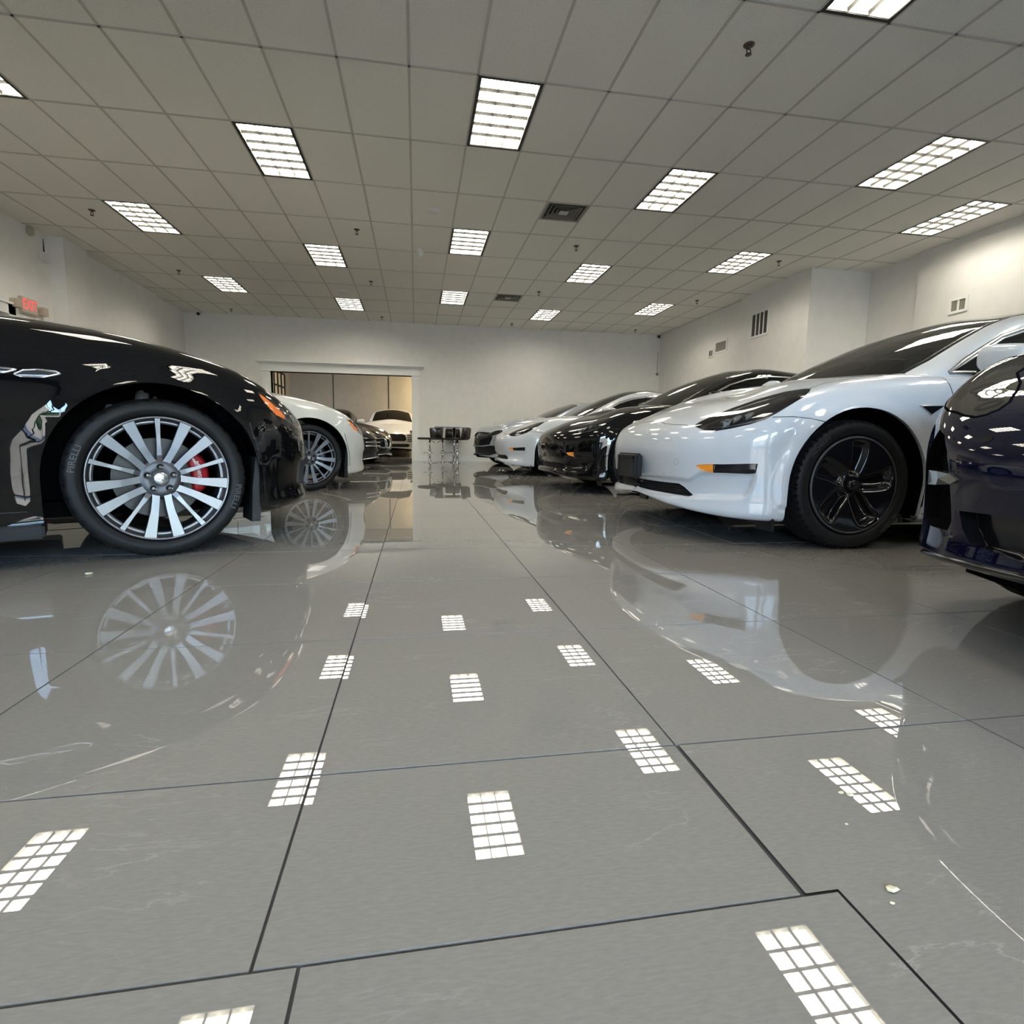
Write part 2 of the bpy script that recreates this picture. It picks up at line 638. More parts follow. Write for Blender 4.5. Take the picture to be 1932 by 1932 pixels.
NET3 = [
    col(-.858, 0, -1, 0, .235, (0, .035, .02, 0, 0), (-.80, 0, .655), (-.36, .835), (.028, .02)),
    col(-.850, .30, -1, 0, .208, (0, .03, .02, 0, 0), (-.775, .30, .662), (-.31, .845), (.026, .02)),
    col(-.785, .56, -.9, .4, .18, (.005, .015, .005, 0, 0), (-.69, .51, .685), (-.2, .865), (.03, .02)),
    col(-.64, .745, -.75, .65, .157, (.01, .015, .005, 0, 0), (-.53, .675, .725), (-.08, .89), (.032, .022)),
    col(-.470, .865, -.5, .85, .15, (.01, .01, 0, 0, 0), (-.37, .755, .790), (.04, .925), (.038, .034)),
    col(-.28, .912, -.1, 1, .152, (.01, .005, 0, 0, .003), (-.18, .765, .858), (.14, .950), (.030, .028)),
    col(0.0, .924, 0, 1, .155, (.012, .005, 0, 0, .003), (.08, .765, .910), (.24, .965), (.014, .016)),
    col(.28, .920, 0, 1, .155, (.02, .005, 0, 0, .003), (.33, .775, .935), (.36, .985), (.012, .014))] + \
    side_cols(None, .922) + [
    col(3.3, .90, 0, 1, .20, (.02, .005, 0, 0, .003), (3.3, .74, 1.04), (3.3, 1.07), inn=.1),
    col(3.65, .80, .6, .8, .26, O5, (3.6, .66, 1.06), (3.55, 1.09), inn=.1),
    col(3.80, .50, .9, .3, .28, O5, (3.72, .42, 1.07), (3.62, 1.09), inn=.1),
    col(3.85, 0, 1, 0, .28, O5, (3.76, 0, 1.08), (3.66, 1.095), inn=.1)]


# ------------------------------------------------------------------ wheels
def tyre_bm(R=.334, rim=.235, w=.225, seg=192):
    """axis y, outer face at y=+w/2"""
    bm = bmesh.new()
    h = w / 2
    sw = R - rim
    prof = [(rim - .004, h * .74), (rim + .004, h * .86), (rim + .012, h * .93), (rim + sw * .22, h * .99), (rim + sw * .45, h * 1.02),
            (rim + sw * .66, h * 1.0), (rim + sw * .80, h * .955), (rim + sw * .90, h * .89), (R - .006, h * .80), (R - .0015, h * .70)]
    g = []
    for c in (.52, .18, -.18, -.52):
        g += [(R, h * (c + .05)), (R - .007, h * (c + .035)), (R - .007, h * (c - .035)), (R, h * (c - .05))]
    prof = prof + g + [(r, -y) for r, y in prof[::-1]]
    nsh = 7

    def mod(j, k):
        if j in (7, 8, 9) or j in (len(prof) - 8, len(prof) - 9, len(prof) - 10):
            return -.010 if k % 5 < 1 else 0
        return 0
    rings = lathe(bm, prof, seg, 'y', mod=mod)
    tread = {v for j in list(range(7, len(prof) - 7)) for v in rings[j]}
    for f in bm.faces:
        if all(v in tread for v in f.verts): f.smooth = False
    bmesh.ops.recalc_face_normals(bm, faces=bm.faces)
    return bm


def arc_text(txt, r0, size, y, a0, out=1.0, depth=.0012, stretch=1.0, track=1.0):
    """raised lettering bent round the sidewall; a0 = angle of its middle"""
    bm = text_mesh(txt, size, depth)
    for v in bm.verts:
        x, h, z = v.co
        a = a0 + (x * stretch) / r0
        r = r0 + h
        v.co = (r * math.cos(a), y + z, r * math.sin(a))
    bmesh.ops.recalc_face_normals(bm, faces=bm.faces)
    return bm


def spokes_bm(R=.268, dish=.02, y0=.0):
    """fifteen-spoke wheel: five thin spokes each between two wide ones. front face towards +y"""
    bm = bmesh.new()
    for k in range(15):
        thin = (k % 3 == 0)
        a = math.radians(90 + 24 * k)
        rs = [.050, .075, .105, .15, .20, R + .001]
        if thin:
            ws = [.009, .012, .010, .0075, .0075, .0105]
            ys = [.010, .006, .014, .018, .020, .026]
        else:
            ws = [.014, .015, .0145, .0155, .0185, .0235]
            ys = [.010, .009, .012, .017, .021, .027]
        sh = 0.0
        rings = []
        for r, w, y in zip(rs, ws, ys):
            # wide spokes lean towards their pair near the hub
            lean = 0
            if not thin:
                s = 1 if k % 3 == 1 else -1
                lean = -s * .010 * max(0, (.13 - r)) / .08
            ca, sa = math.cos(a), math.sin(a)
            yy = y0 + y - dish * 0
            def P(t, d):
                return (r * ca - (t + lean) * sa, yy + d, r * sa + (t + lean) * ca)
            rings.append([bm.verts.new(P(-w, 0)), bm.verts.new(P(w, 0)), bm.verts.new(P(w * .75, -.030)), bm.verts.new(P(-w * .75, -.030)),
                          bm.verts.new(P(-w * 1.12, -.006)), bm.verts.new(P(w * 1.12, -.006))])
        for A, B in zip(rings, rings[1:]):
            for (i, j, mi) in ((0, 1, 0), (1, 5, 1), (5, 2, 1), (2, 3, 1), (3, 4, 1), (4, 0, 1)):
                f = bm.faces.new((A[i], A[j], B[j], B[i])); f.material_index = mi
    bmesh.ops.recalc_face_normals(bm, faces=bm.faces)
    return bm


def barrel_bm(R=.268, w=.21, seg=96):
    bm = bmesh.new()
    lathe(bm, [(R + .004, w / 2 - .012), (R + .003, w / 2 - .004), (R - .003, w / 2 - .003), (R - .007, w / 2 - .010)], seg, 'y', mi=0)
    lathe(bm, [(R - .007, w / 2 - .010), (R - .011, w / 2 - .022), (R - .0125, w / 2 - .024)], seg, 'y', mi=0)
    lathe(bm, [(R - .0125, w / 2 - .024), (R - .022, w / 2 - .06), (R - .026, 0), (R - .020, -w / 2)], seg, 'y', mi=1)
    lathe(bm, [(R - .017, w / 2 - .040), (R - .028, w / 2 - .038), (R - .030, w / 2 - .046)], seg, 'y', mi=0)
    return bm


def wheel_lux(parent, pos, side, steer=0.0, seg=192, detail=True, R=.352, rim=.272, dark=False):
    """side=+1: outer face towards local +y"""
    w = .245
    bm = barrel_bm(rim - .002, w)
    s = spokes_bm(rim - .004, y0=w / 2 - .034)
    me = bpy.data.meshes.new('t'); s.to_mesh(me); s.free(); bm.from_mesh(me); bpy.data.meshes.remove(me)
    # hub bowl
    lathe(bm, [(.028, w / 2 - .026), (.036, w / 2 - .0215), (.070, w / 2 - .0215), (.084, w / 2 - .027), (.094, w / 2 - .042), (.088, w / 2 - .07)], 60, 'y', mi=1)
    for f in bm.faces: pass
    o = link('wheel', bm, [alloym_m if dark else alloy_m, alloyd_m], parent)
    o.location = pos
    o.rotation_euler = (0, 0, (0 if side > 0 else math.pi) + steer)
    bmesh_t = tyre_bm(R, rim - .002, w, seg)
    link('tyre', bmesh_t, rubber_m, o, smooth=False)
    b = bmesh.new()
    lathe(b, [(0, w / 2 - .010), (.022, w / 2 - .011), (.030, w / 2 - .014), (.032, w / 2 - .022), (.032, w / 2 - .04)], 40, 'y')
    hc = link('hub_cap', b, satin_m if not dark else alloyd_m, o)
    if detail:
        # trident-like crest on the cap
        b = bmesh.new()
        for dx in (-.008, 0, .008):
            tube(b, [(dx, w / 2 - .0105, -.002), (dx * 1.3, w / 2 - .0100, .016)], [.0022, .0012], 6)
        tube(b, [(-.010, w / 2 - .0105, .004), (0, w / 2 - .0105, -.006), (.010, w / 2 - .0105, .004)], .0018, 6)
        tube(b, [(0, w / 2 - .0105, -.004), (0, w / 2 - .0105, -.020)], .0022, 6)
        tube(b, [(-.008, w / 2 - .0105, -.014), (.008, w / 2 - .0105, -.014)], .0018, 6)
        link('cap_emblem', b, white_m, hc)
    b = bmesh.new()
    for k in range(5):
        a = math.radians(90 + 72 * k)
        c = Vector((.053 * math.cos(a), 0, .053 * math.sin(a)))
        lathe(b, [(0, w / 2 - .0195), (.0125, w / 2 - .0195), (.0135, w / 2 - .0185)], 20, 'y', mi=0, c=c)
        lathe(b, [(0, w / 2 - .0175), (.006, w / 2 - .0175), (.0075, w / 2 - .0185), (.0075, w / 2 - .020)], 6, 'y', mi=0, c=c, smooth=False)
        # dark well rim
        lathe(b, [(.0135, w / 2 - .0185), (.0150, w / 2 - .0175), (.0170, w / 2 - .022)], 20, 'y', mi=2, c=c)
    link('lug_nut', b, [gloss_m, alloyd_m, alloyd_m], o)
    b = bmesh.new()
    lathe(b, [(.075, w / 2 - .105), (.182, w / 2 - .105), (.182, w / 2 - .133), (.075, w / 2 - .133)], 72, 'y', smooth=False)
    lathe(b, [(0.0, w / 2 - .075), (.07, w / 2 - .078), (.078, w / 2 - .105)], 40, 'y', mi=1)
    link('brake_disc', b, [disc_m, alloyd_m], o)
    return o


def caliper(wheel, w, ang, side_to_front, m, txt=None):
    bm = bmesh.new()
    n = 18
    y1 = w / 2 - .078
    rings = []
    for i in range(n + 1):
        a = math.radians(ang - 34 + 68 * i / n)
        t = abs(i / n - .5) * 2
        r0 = .128 + .02 * t ** 3
        r1 = .205 - .025 * t ** 3
        ca, sa = math.cos(a), math.sin(a)
        prof = [(r0, y1 - .075), (r0, y1 - .012), (r0 + .015, y1), (r1 - .015, y1 - .002), (r1, y1 - .016), (r1, y1 - .075)]
        rings.append([bm.verts.new((r * ca, y, r * sa)) for r, y in prof])
    for a, b in zip(rings, rings[1:]):
        for k in range(5):
            f = bm.faces.new((a[k], a[k + 1], b[k + 1], b[k])); f.smooth = k not in (0,)
    bm.faces.new(rings[0]); bm.faces.new(rings[-1][::-1])
    bmesh.ops.recalc_face_normals(bm, faces=bm.faces)
    o = link('brake_caliper', bm, m, wheel)
    if txt:
        b = text_mesh(txt, .030, .002)
        for v in b.verts:
            x, h, z = v.co
            x += .25 * h  # slanted script
            a = math.radians(ang) + x / .166
            r = .166 + h
            v.co = (r * math.cos(a), y1 + .001 + z, r * math.sin(a))
        bmesh.ops.recalc_face_normals(b, faces=b.faces)
        link('caliper_lettering', b, offw_m, o)
    return o


def wheel_aero(parent, pos, side, steer=0.0, seg=192, R=.343, rim=.254, text=True):
    w = .235
    bm = barrel_bm(rim, w)
    o = link('wheel', bm, [alloyd_m, under_m], parent)
    o.location = pos
    o.rotation_euler = (0, 0, (0 if side > 0 else math.pi) + steer)
    link('tyre', tyre_bm(R, rim + .002, w, seg), rubber_m, o)
    # aero cover: five big blades parted by scooped slots
    bm = bmesh.new()
    NR, NA = 40, 240
    Rc = rim - .006
    V = []
    for i in range(NR + 1):
        r = Rc * i / NR
        row = []
        for k in range(NA):
            a = 2 * math.pi * k / NA
            s = r / Rc
            y = w / 2 - .004 - .016 * (1 - s * s) * 0 - .012 * s ** 2 * 0
            y = w / 2 - .030 + .026 * math.sin(min(1, s * 1.05) * math.pi / 2)
            # slot field
            best = 0
            for q in range(5):
                ac = math.radians(90 + 72 * q) + .10 * math.sin(s * 3)
                d = (a - ac + math.pi) % (2 * math.pi) - math.pi
                arc = d * r
                # sharp edge on one side, long scoop on the other
                inn = 1 / (1 + math.exp(-(s - .24) * 40))
                outr = 1 / (1 + math.exp((s - .90) * 45))
                hw = .019 + .014 * s
                e1 = 1 / (1 + math.exp(-(arc + hw) * 300))
                e2 = 1 / (1 + math.exp((arc - hw - .030 * s) * (90 + 30 * s)))
                best = max(best, inn * outr * e1 * e2)
            y -= .040 * best
            row.append((r * math.cos(a), y, r * math.sin(a)))
        V.append(row)
    c = bm.verts.new(V[0][0])
    rings = [[bm.verts.new(p) for p in row] for row in V[1:]]
    for k in range(NA):
        bm.faces.new((c, rings[0][(k + 1) % NA], rings[0][k])).smooth = True
    for a, b in zip(rings, rings[1:]):
        for k in range(NA):
            bm.faces.new((a[k], a[(k + 1) % NA], b[(k + 1) % NA], b[k])).smooth = True
    lathe(bm, [(Rc, w / 2 - .004), (Rc + .004, w / 2 - .003), (Rc + .005, w / 2 - .012)], 120, 'y', mi=1)
    bmesh.ops.recalc_face_normals(bm, faces=bm.faces)
    cv = link('wheel_cover', bm, [gloss_m, satin_d], o)
    b = bmesh.new()
    lathe(b, [(0, w / 2 - .004), (.020, w / 2 - .005), (.028, w / 2 - .009), (.030, w / 2 - .03)], 40, 'y')
    hc = link('hub_cap', b, gloss_m, cv)
    # T mark
    b = bmesh.new()
    y = w / 2 - .0035
    for pts in ([(-.011, .009), (-.008, .012), (0, .0135), (.008, .012), (.011, .009), (.0065, .0098), (0, .0108), (-.0065, .0098)],
                [(-.0095, .0075), (-.003, .0090), (0, .0065), (.003, .0090), (.0095, .0075), (.007, .0040), (.0030, .0050), (0, -.014), (-.0030, .0050), (-.007, .0040)]):
        vs = [b.verts.new((x, y, z)) for x, z in pts]
        b.faces.new(vs)
    r = bmesh.ops.extrude_face_region(b, geom=list(b.faces))
    for v in r['geom']:
        if isinstance(v, bmesh.types.BMVert): v.co.y += .001
    bmesh.ops.recalc_face_normals(b, faces=b.faces)
    link('cap_emblem', b, satin_m, hc)
    b = bmesh.new()
    lathe(b, [(.07, w / 2 - .12), (.155, w / 2 - .12), (.155, w / 2 - .14), (.07, w / 2 - .14)], 60, 'y', smooth=False)
    link('brake_disc', b, disc_m, o)
    return o


satin_d = mat('dark_satin_ring', (0.16, 0.16, 0.17), 0.3, metal=0.6)


# ------------------------------------------------------------------ car shell
SUBJ = [3, 6, 7, 7, 7, 7, 6, 6, 6, 6]


class Car:
    def __init__(s, name, label, net, paint, loc, rz, subi_front=10, ncol_front=8, canopy=None, group=None, disp=None, cat='car', subj=SUBJ, csub=6, cscale=None, dens=1.0, flare=()):
        s.root = thing(name, label, cat, (loc[0], loc[1], 0), rz, group)
        s.paint = paint
        ni = len(net)
        si = [max(2, int((subi_front if i < ncol_front - 1 else 5) * dens)) for i in range(ni - 1)]
        sj = [max(2, int(k * dens)) for k in subj]
        G = surf(net, si, sj)
        s.bm = grid_bm(G)
        if disp:
            disp(s.bm)
        for (ax, az, R) in flare:
            for v in s.bm.verts:
                if abs(v.co.y) < .6: continue
                r = math.hypot(v.co.x - ax, v.co.z - az)
                if R - .05 < r < R + .075 and v.co.z > az - .12:
                    k = 1 - max(0, r - R) / .075
                    k = k * k * (3 - 2 * k)
                    v.co.y += math.copysign(.013 * k, v.co.y)
        s.bm.normal_update()
        s.base = Base(s.bm)
        s.cbm = None
        if canopy:
            c = canopy
            if cscale:
                c = [[cscale(p) for p in r] for r in canopy]
            G = surf(c, [csub] * (len(c) - 1), [csub] * (len(c[0]) - 1))
            s.cbm = grid_bm(G)
            s.cbase = Base(s.cbm)

    def arch(s, x, z, R, ymin=.55, zmax=None):
        pts = [(x + R * math.cos(a), z + R * math.sin(a)) for a in [math.pi * k / 28 for k in range(29)]]
        pts = [(x + R * .985, -.05), (x + R, z * .5)] + pts + [(x - R, z * .5), (x - R * .985, -.05)]
        for sd in (1, -1):
            fr = (Vector((1, 0, 0)), Vector((0, 0, 1)), Vector((0, 1, 0)))
            fs = split(s.bm, pts, fr, lambda c: c.y * sd > ymin, .03)
            bmesh.ops.delete(s.bm, geom=fs, context='FACES')
            # inner lip + dark liner
            b = bmesh.new()
            rings = []
            lst = pts[1:-1]
            for (px, pz) in lst:
                h = s.base.bvh.ray_cast(Vector((px, 2 * sd, pz)), Vector((0, -sd, 0)))
                y = h[0].y if h[0] else .9 * sd
                dx, dz = px - x, max(0, pz - z)
                rings.append([b.verts.new((px, y + .0005 * sd, pz)), b.verts.new((px, y - .018 * sd, pz)), b.verts.new((x + (px - x) * 1.04, y - .03 * sd, z + (pz - z) * 1.04 if pz > z else pz)),
                              b.verts.new((x + (px - x) * 1.04, .45 * sd, z + (pz - z) * 1.04 if pz > z else pz))])
            for i, (p, q) in enumerate(zip(rings, rings[1:])):
                for k in range(3):
                    f = b.faces.new((p[k], q[k], q[k + 1], p[k + 1])); f.smooth = True
                    f.material_index = 0 if k == 0 else 1
            # inner wall
            cvs = [r[3] for r in rings]
            b.faces.new(cvs).material_index = 1
            bmesh.ops.recalc_face_normals(b, faces=b.faces)
            link('wheel_arch_liner', b, [s.paint, under_m], s.root)

    def cut(s, name, pts3, n, m, off=0.0, wall=0.0, sides=(1, -1), where='body', pred=None, label=None, parent=None, smooth_src=None):
        bm, base = (s.bm, s.base) if where == 'body' else (s.cbm, s.cbase)
        out = []
        for sd in sides:
            poly, fr = proj_poly(pts3, n, sd)
            if sd == 0: pass
            pr = (lambda c: c.y * sd > -.001 and (pred is None or pred(Vector((c.x, abs(c.y), c.z)))))
            fs = split(bm, poly, fr, pr)
            if not fs: continue
            nb = detach(bm, fs, base, off, wall)
            nb2 = nb
            if nb.verts:
                o = shell_link(name, nb, base, m, parent or s.root) if not wall else link(name, nb, m, parent or s.root)
                if label: o['label'] = label
                out.append(o)
        return out

    def cut_mid(s, name, pts3, n, m, off=0.0, wall=0.0, where='body', pred=None):
        """outline given on +y side is mirrored into one closed outline across y=0"""
        bm, base = (s.bm, s.base) if where == 'body' else (s.cbm, s.cbase)
        A, B, N = frame(n)
        full = [Vector(p) for p in pts3] + [Vector((p[0], -p[1], p[2])) for p in pts3[::-1]]
        poly = [(A.dot(v), B.dot(v)) for v in full]
        fs = split(bm, poly, (A, B, N), (lambda c: pred is None or pred(c)), .03)
        nb = detach(bm, fs, base, off, wall)
        if not nb.verts: return None
        return shell_link(name, nb, base, m, s.root) if not wall else link(name, nb, m, s.root)

    def cull(s, pred):
        bmesh.ops.delete(s.bm, geom=[f for f in s.bm.faces if pred(f.calc_center_median())], context='FACES')

    def seam(s, pts, n=(0, 1, 0), w=.005, m=None, sides=(1, -1), where='body', name='panel_gap', h=.0006, closed=False):
        base = s.base if where == 'body' else s.cbase
        for sd in sides:
            b = stroke(base, pts, w, h, n, sd, closed=closed)
            link(name, b, m or gloss_m, s.root)

    def finish(s, under=(.6, 3.7, .8, .17)):
        s.body = shell_link('body', s.bm, s.base, s.paint, s.root)
        if s.cbm:
            s.canopy = shell_link('roof_frame', s.cbm, s.cbase, s.paint, s.root)

    def underbody(s, pts, z0=.17, z1=.24):
        b = bmesh.new()
        full = [(x, y) for x, y in pts] + [(x, -y) for x, y in pts[::-1] if y > 0]
        lo = [b.verts.new((x, y, z0)) for x, y in full]
        hi = [b.verts.new((x, y, z1)) for x, y in full]
        b.faces.new(lo[::-1]); b.faces.new(hi)
        for i in range(len(lo)):
            j = (i + 1) % len(lo)
            b.faces.new((lo[i], lo[j], hi[j], hi[i]))
        bmesh.ops.recalc_face_normals(b, faces=b.faces)
        link('underbody', b, under_m, s.root)


# ------------------------------------------------------------------ the room
CZ = 3.423
GX, GY, TW, TD = 0.507, 4.7686, 0.54072, 1.08143
XL, YF, YB = -5.33, 14.50, -6.0


def struct(name, bm, m, loc=None):
    o = link(name, bm, m)
    if loc: o.location = loc
    return tag(o, kind='structure')


FIX = [(0, 0), (-4, 1), (4, 1), (8, 0), (11, 1), (0, 3), (-4, 4), (0, 6), (4, 4), (4, 7), (8, 3), (8, 6), (-8, 3), (-8, 6), (-8, 0), (-4, 7), (4, -2),
       (-4, -2), (0, -3), (8, -3), (-8, -3), (4, -5), (-4, -5), (0, -6), (8, -6), (-8, -6), (4, -8), (-4, -8)]
DIFF = [(2, 2), (2, 6)]

# floor: separate polished tiles over a grout bed
b = bmesh.new()
PX, PY = .638, .631
G = .0021


def tile(b, x0, x1, y0, y1):
    x0 += G; x1 -= G; y0 += G; y1 -= G
    t = [random.uniform(-.00035, .00035) for _ in range(2)]
    vs = []
    for x, y, sx, sy in ((x0, y0, -1, -1), (x1, y0, 1, -1), (x1, y1, 1, 1), (x0, y1, -1, 1)):
        vs.append(b.verts.new((x, y, sx * t[0] + sy * t[1])))
    f = b.faces.new(vs)
    lo = [b.verts.new((v.co.x, v.co.y, -.01)) for v in vs]
    for i in range(4):
        b.faces.new((vs[(i + 1) % 4], vs[i], lo[i], lo[(i + 1) % 4]))


for i in range(-8, 13):
    x0 = -.173 + PX * i
    if x0 < XL - .05 - PX: continue
    for j in range(0, 44):
        y0 = .886 - .343 + (0 if j == 0 else .343 + PY * (j - 1))
        y1 = .886 + PY * j if j else .886
        if j == 0: y0, y1 = .543, .886
        if y0 > 24: break
        if x0 > 0.3 and j == 0:   # right of the joint the tiles run on unbroken
            continue
        tile(b, x0, x0 + PX, y0, y1)
for i in range(-9, 13):
    x0 = -.125 + .639 * i
    if i >= 1: continue
    for j in range(0, 12):
        tile(b, x0, x0 + .639, .543 - .64 * (j + 1), .543 - .64 * j)
for i in range(0, 12):
    xa = 1.103 + .638 * i
    tile(b, xa, xa + .638, .25, .886)
for i in range(0, 12):
    xa = .514 + .0 if i == 0 else 1.103 + .638 * (i - 1)
    xb = 1.103 + .638 * i
    for j in range(1, 12):
        tile(b, xa, xb, .25 - .64 * j, .25 - .64 * (j - 1))
# the tile cut round the corner of the joint
vs = [b.verts.new((x, y, 0)) for x, y in ((.469 + G, .543 + G), (.516, .543 + G), (.516, .25 + G), (1.103 - G, .25 + G), (1.103 - G, .886 - G), (.469 + G, .886 - G))]
b.faces.new(vs)
for v in b.verts: pass
fl = struct('floor', b, floor_m)
b = bmesh.new()
box(b, -8.5, 9, YB - .4, 26, -.06, -.0035)
struct('floor_grout', b, grout_m)

# ceiling cells
taken = set()
for c, r in FIX:
    taken.add((c, r))
b = bmesh.new()
gb = bmesh.new()


def wall_x(y):
    return 7.5 if y < 8.49 else (6.39 if y < 10.47 else 6.52)


for c in range(-12, 15):
    for r in range(-10, 10):
        x0, x1 = GX + c * TW, GX + (c + 1) * TW
        y0, y1 = GY + r * TD, GY + (r + 1) * TD
        if x1 < XL or x0 > 7.6 or y0 > YF or y1 < YB: continue
        if (c, r) in taken: continue
        halves = [(y0, (y0 + y1) / 2), ((y0 + y1) / 2, y1)] if (c, r) in DIFF else [(y0, y1)]
        for k, (a, d) in enumerate(halves):
            if (c, r) in DIFF and k == 0: continue
            vs = [b.verts.new(p) for p in ((max(x0, XL), a, CZ), (max(x0, XL), d, CZ), (x1, d, CZ), (x1, a, CZ))]
            f = b.faces.new(vs)
struct('ceiling', b, ceil_m)
for c in range(-11, 15):
    x = GX + c * TW
    if XL < x < 7.6:
        box(gb, x - .0105, x + .0105, YB, YF, CZ - .0045, CZ + .01)
for r in range(-10, 10):
    y = GY + r * TD
    if YB < y < YF:
        box(gb, XL, 7.6, y - .0105, y + .0105, CZ - .0045, CZ + .01)
for c, r in DIFF:
    y = GY + (r + .5) * TD
    box(gb, GX + c * TW, GX + (c + 1) * TW, y - .0105, y + .0105, CZ - .0045, CZ + .01)
struct('trim_1', gb, tbar_m)
b = bmesh.new()
box(b, XL - .3, 8, YB - .3, YF + .3, CZ + .25, CZ + .35)
struct('ceiling_deck', b, under_m)

# walls
b = bmesh.new()
DX0, DX1, DZ = -3.46, -.10, 2.13
box(b, XL - .2, DX0, YF, YF + .2, 0, CZ + .2)
box(b, DX1, 7.7, YF, YF + .2, 0, CZ + .2)
box(b, DX0, DX1, YF, YF + .2, DZ, CZ + .2)
struct('wall_far', b, wall_m)
b = bmesh.new()
# left wall with a doorway near the front column
LD0, LD1, LZ = 7.70, 8.62, 2.12
box(b, XL - .2, XL, YB, LD0, 0, CZ + .2)
box(b, XL - .2, XL, LD1, YF + .1, 0, CZ + .2)
box(b, XL - .2, XL, LD0, LD1, LZ, CZ + .2)
box(b, XL - .01, -5.115, 9.60, 10.22, 0, CZ + .02)
box(b, XL - .01, XL + .10, 10.22, 12.9, 0, CZ + .02)
struct('wall_left', b, wall_m)
b = bmesh.new()
box(b, 7.5, 7.7, YB, 8.49, 0, CZ + .2)
box(b, 7.44, 7.5, YB, 7.52, 0, CZ + .02)
box(b, 6.39, 7.7, 8.49, 10.47, 0, CZ + .02)
box(b, 6.53, 7.7, 10.47, YF + .1, 0, CZ + .02)
struct('wall_right', b, wall_m)
# storefront behind the camera
b = bmesh.new()
for x0, x1 in ((XL - .2, -4.7), (-1.65, -1.0), (.15, 1.65), (4.6, 4.9), (7.3, 7.7)):
    box(b, x0, x1, YB - .2, YB, 0, CZ + .2)
box(b, -4.7, 7.3, YB - .2, YB, 2.95, CZ + .2)
struct('wall_back', b, wall_m)
n = 0
for x0, x1 in ((-4.7, -1.65), (-1.0, .15), (1.65, 4.6), (4.9, 7.3)):
    n += 1
    b = bmesh.new()
    for k in range(3):
        x = x0 + (x1 - x0) * k / 2
        box(b, x - .03, x + .03, YB - .13, YB - .05, 0, 2.95)
    for z in (.04, 2.25, 2.92):
        box(b, x0, x1, YB - .13, YB - .05, z - .035, z + .035)
    w = tag(link('window_%d' % n, b, plastic_m), kind='structure')
    b = bmesh.new()
    box(b, x0, x1, YB - .095, YB - .089, 0, 2.95)
    link('window_pane', b, store_g, w)

# sampling guides for the sky light that comes in through the four shop windows (portals give off no light themselves)
for x0, x1 in ((-4.7, -1.65), (-1.0, .15), (1.65, 4.6), (4.9, 7.3)):
    ld = bpy.data.lights.new('window_portal', 'AREA')
    ld.shape = 'RECTANGLE'; ld.size = x1 - x0; ld.size_y = 2.95
    ld.cycles.is_portal = True
    lo = bpy.data.objects.new('window_portal', ld)
    COL.objects.link(lo)
    lo.location = ((x0 + x1) / 2, YB - .21, 1.475)
    lo.rotation_euler = (math.radians(90), 0, 0)

# baseboards
b = bmesh.new()
box(b, XL, DX0 - .2, YF - .018, YF, 0, .14)
box(b, DX1 + .19, 6.53, YF - .018, YF, 0, .14)
box(b, DX1 + .19, 6.53, YF - .026, YF, .0, .02)
struct('baseboard_far', b, trim_m)
b = bmesh.new()
box(b, 6.51, 6.53, 10.47, YF, 0, .14)
box(b, 6.37, 6.39, 8.49, 10.47, 0, .14)
struct('baseboard_right', b, trim_m)
b = bmesh.new()
box(b, XL, XL + .018, 8.7, 9.6, 0, .14)
struct('baseboard_left', b, trim_m)

# cased opening to the second room
b = bmesh.new()
for x0, x1 in ((DX0 - .20, DX0), (DX1, DX1 + .185)):
    box(b, x0, x1, YF - .03, YF + .21, .30, DZ + .02)
    for k in (0, 1):
        xx = x0 + .035 + k * .075
        box(b, xx, xx + .035, YF - .042, YF - .03, .33, DZ)
    box(b, x0 - .01, x1 + .01, YF - .045, YF + .21, 0, .30)
    box(b, x0 - .015, x1 + .015, YF - .05, YF, .285, .31)
box(b, DX0 - .21, DX1 + .195, YF - .04, YF + .21, DZ, DZ + .19)
box(b, DX0 - .25, DX1 + .235, YF - .09, YF, DZ + .185, DZ + .215)
box(b, DX0 - .30, DX1 + .295, YF - .15, YF, DZ + .215, DZ + .25)
box(b, DX0 - .22, DX1 + .205, YF - .055, YF, DZ + .0, DZ + .02)
struct('trim_2', b, trim_m)
# left doorway casing and dark room behind it
b = bmesh.new()
box(b, XL, XL + .03, LD1, LD1 + .13, 0, LZ + .13)
box(b, XL, XL + .03, LD0 - .13, LD0, 0, LZ + .13)
box(b, XL, XL + .03, LD0 - .13, LD1 + .13, LZ, LZ + .13)
box(b, XL, XL + .05, LD0 - .16, LD1 + .16, LZ + .13, LZ + .16)
struct('trim_3', b, trim_m)
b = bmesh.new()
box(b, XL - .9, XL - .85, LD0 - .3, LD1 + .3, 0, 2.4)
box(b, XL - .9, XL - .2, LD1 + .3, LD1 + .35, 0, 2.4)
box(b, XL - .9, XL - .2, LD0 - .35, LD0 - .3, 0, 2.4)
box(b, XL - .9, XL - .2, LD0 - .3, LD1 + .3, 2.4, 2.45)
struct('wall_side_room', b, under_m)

# second room
RY0, RY1, RXL, RXR, RZ = YF + .2, 22.0, -4.6, 2.6, 2.95
b = bmesh.new()
box(b, RXL - .1, RXR, RY1, RY1 + .1, 0, RZ)
struct('wall_second_room_far', b, beige_m)
b = bmesh.new()
for x in (-3.05, -1.02, 1.2):
    box(b, x - .018, x + .018, RY1 - .012, RY1, 0, RZ)
struct('trim_4', b, ventd_m)
b = bmesh.new()
box(b, RXR, RXR + .1, RY0, RY1, 0, RZ)
struct('wall_second_room_right', b, beige_m)
b = bmesh.new()
box(b, RXL - .1, RXL, RY0, 17.2, 0, RZ)
box(b, RXL - .1, RXL, 21.2, RY1 + .1, 0, RZ)
box(b, RXL - .1, RXL, 17.2, 21.2, 2.75, RZ)
struct('wall_second_room_left', b, beige_m)
b = bmesh.new()
box(b, RXL - .1, RXR + .1, RY0, RY1 + .1, RZ, RZ + .1)
struct('ceiling_second_room', b, beige_m)


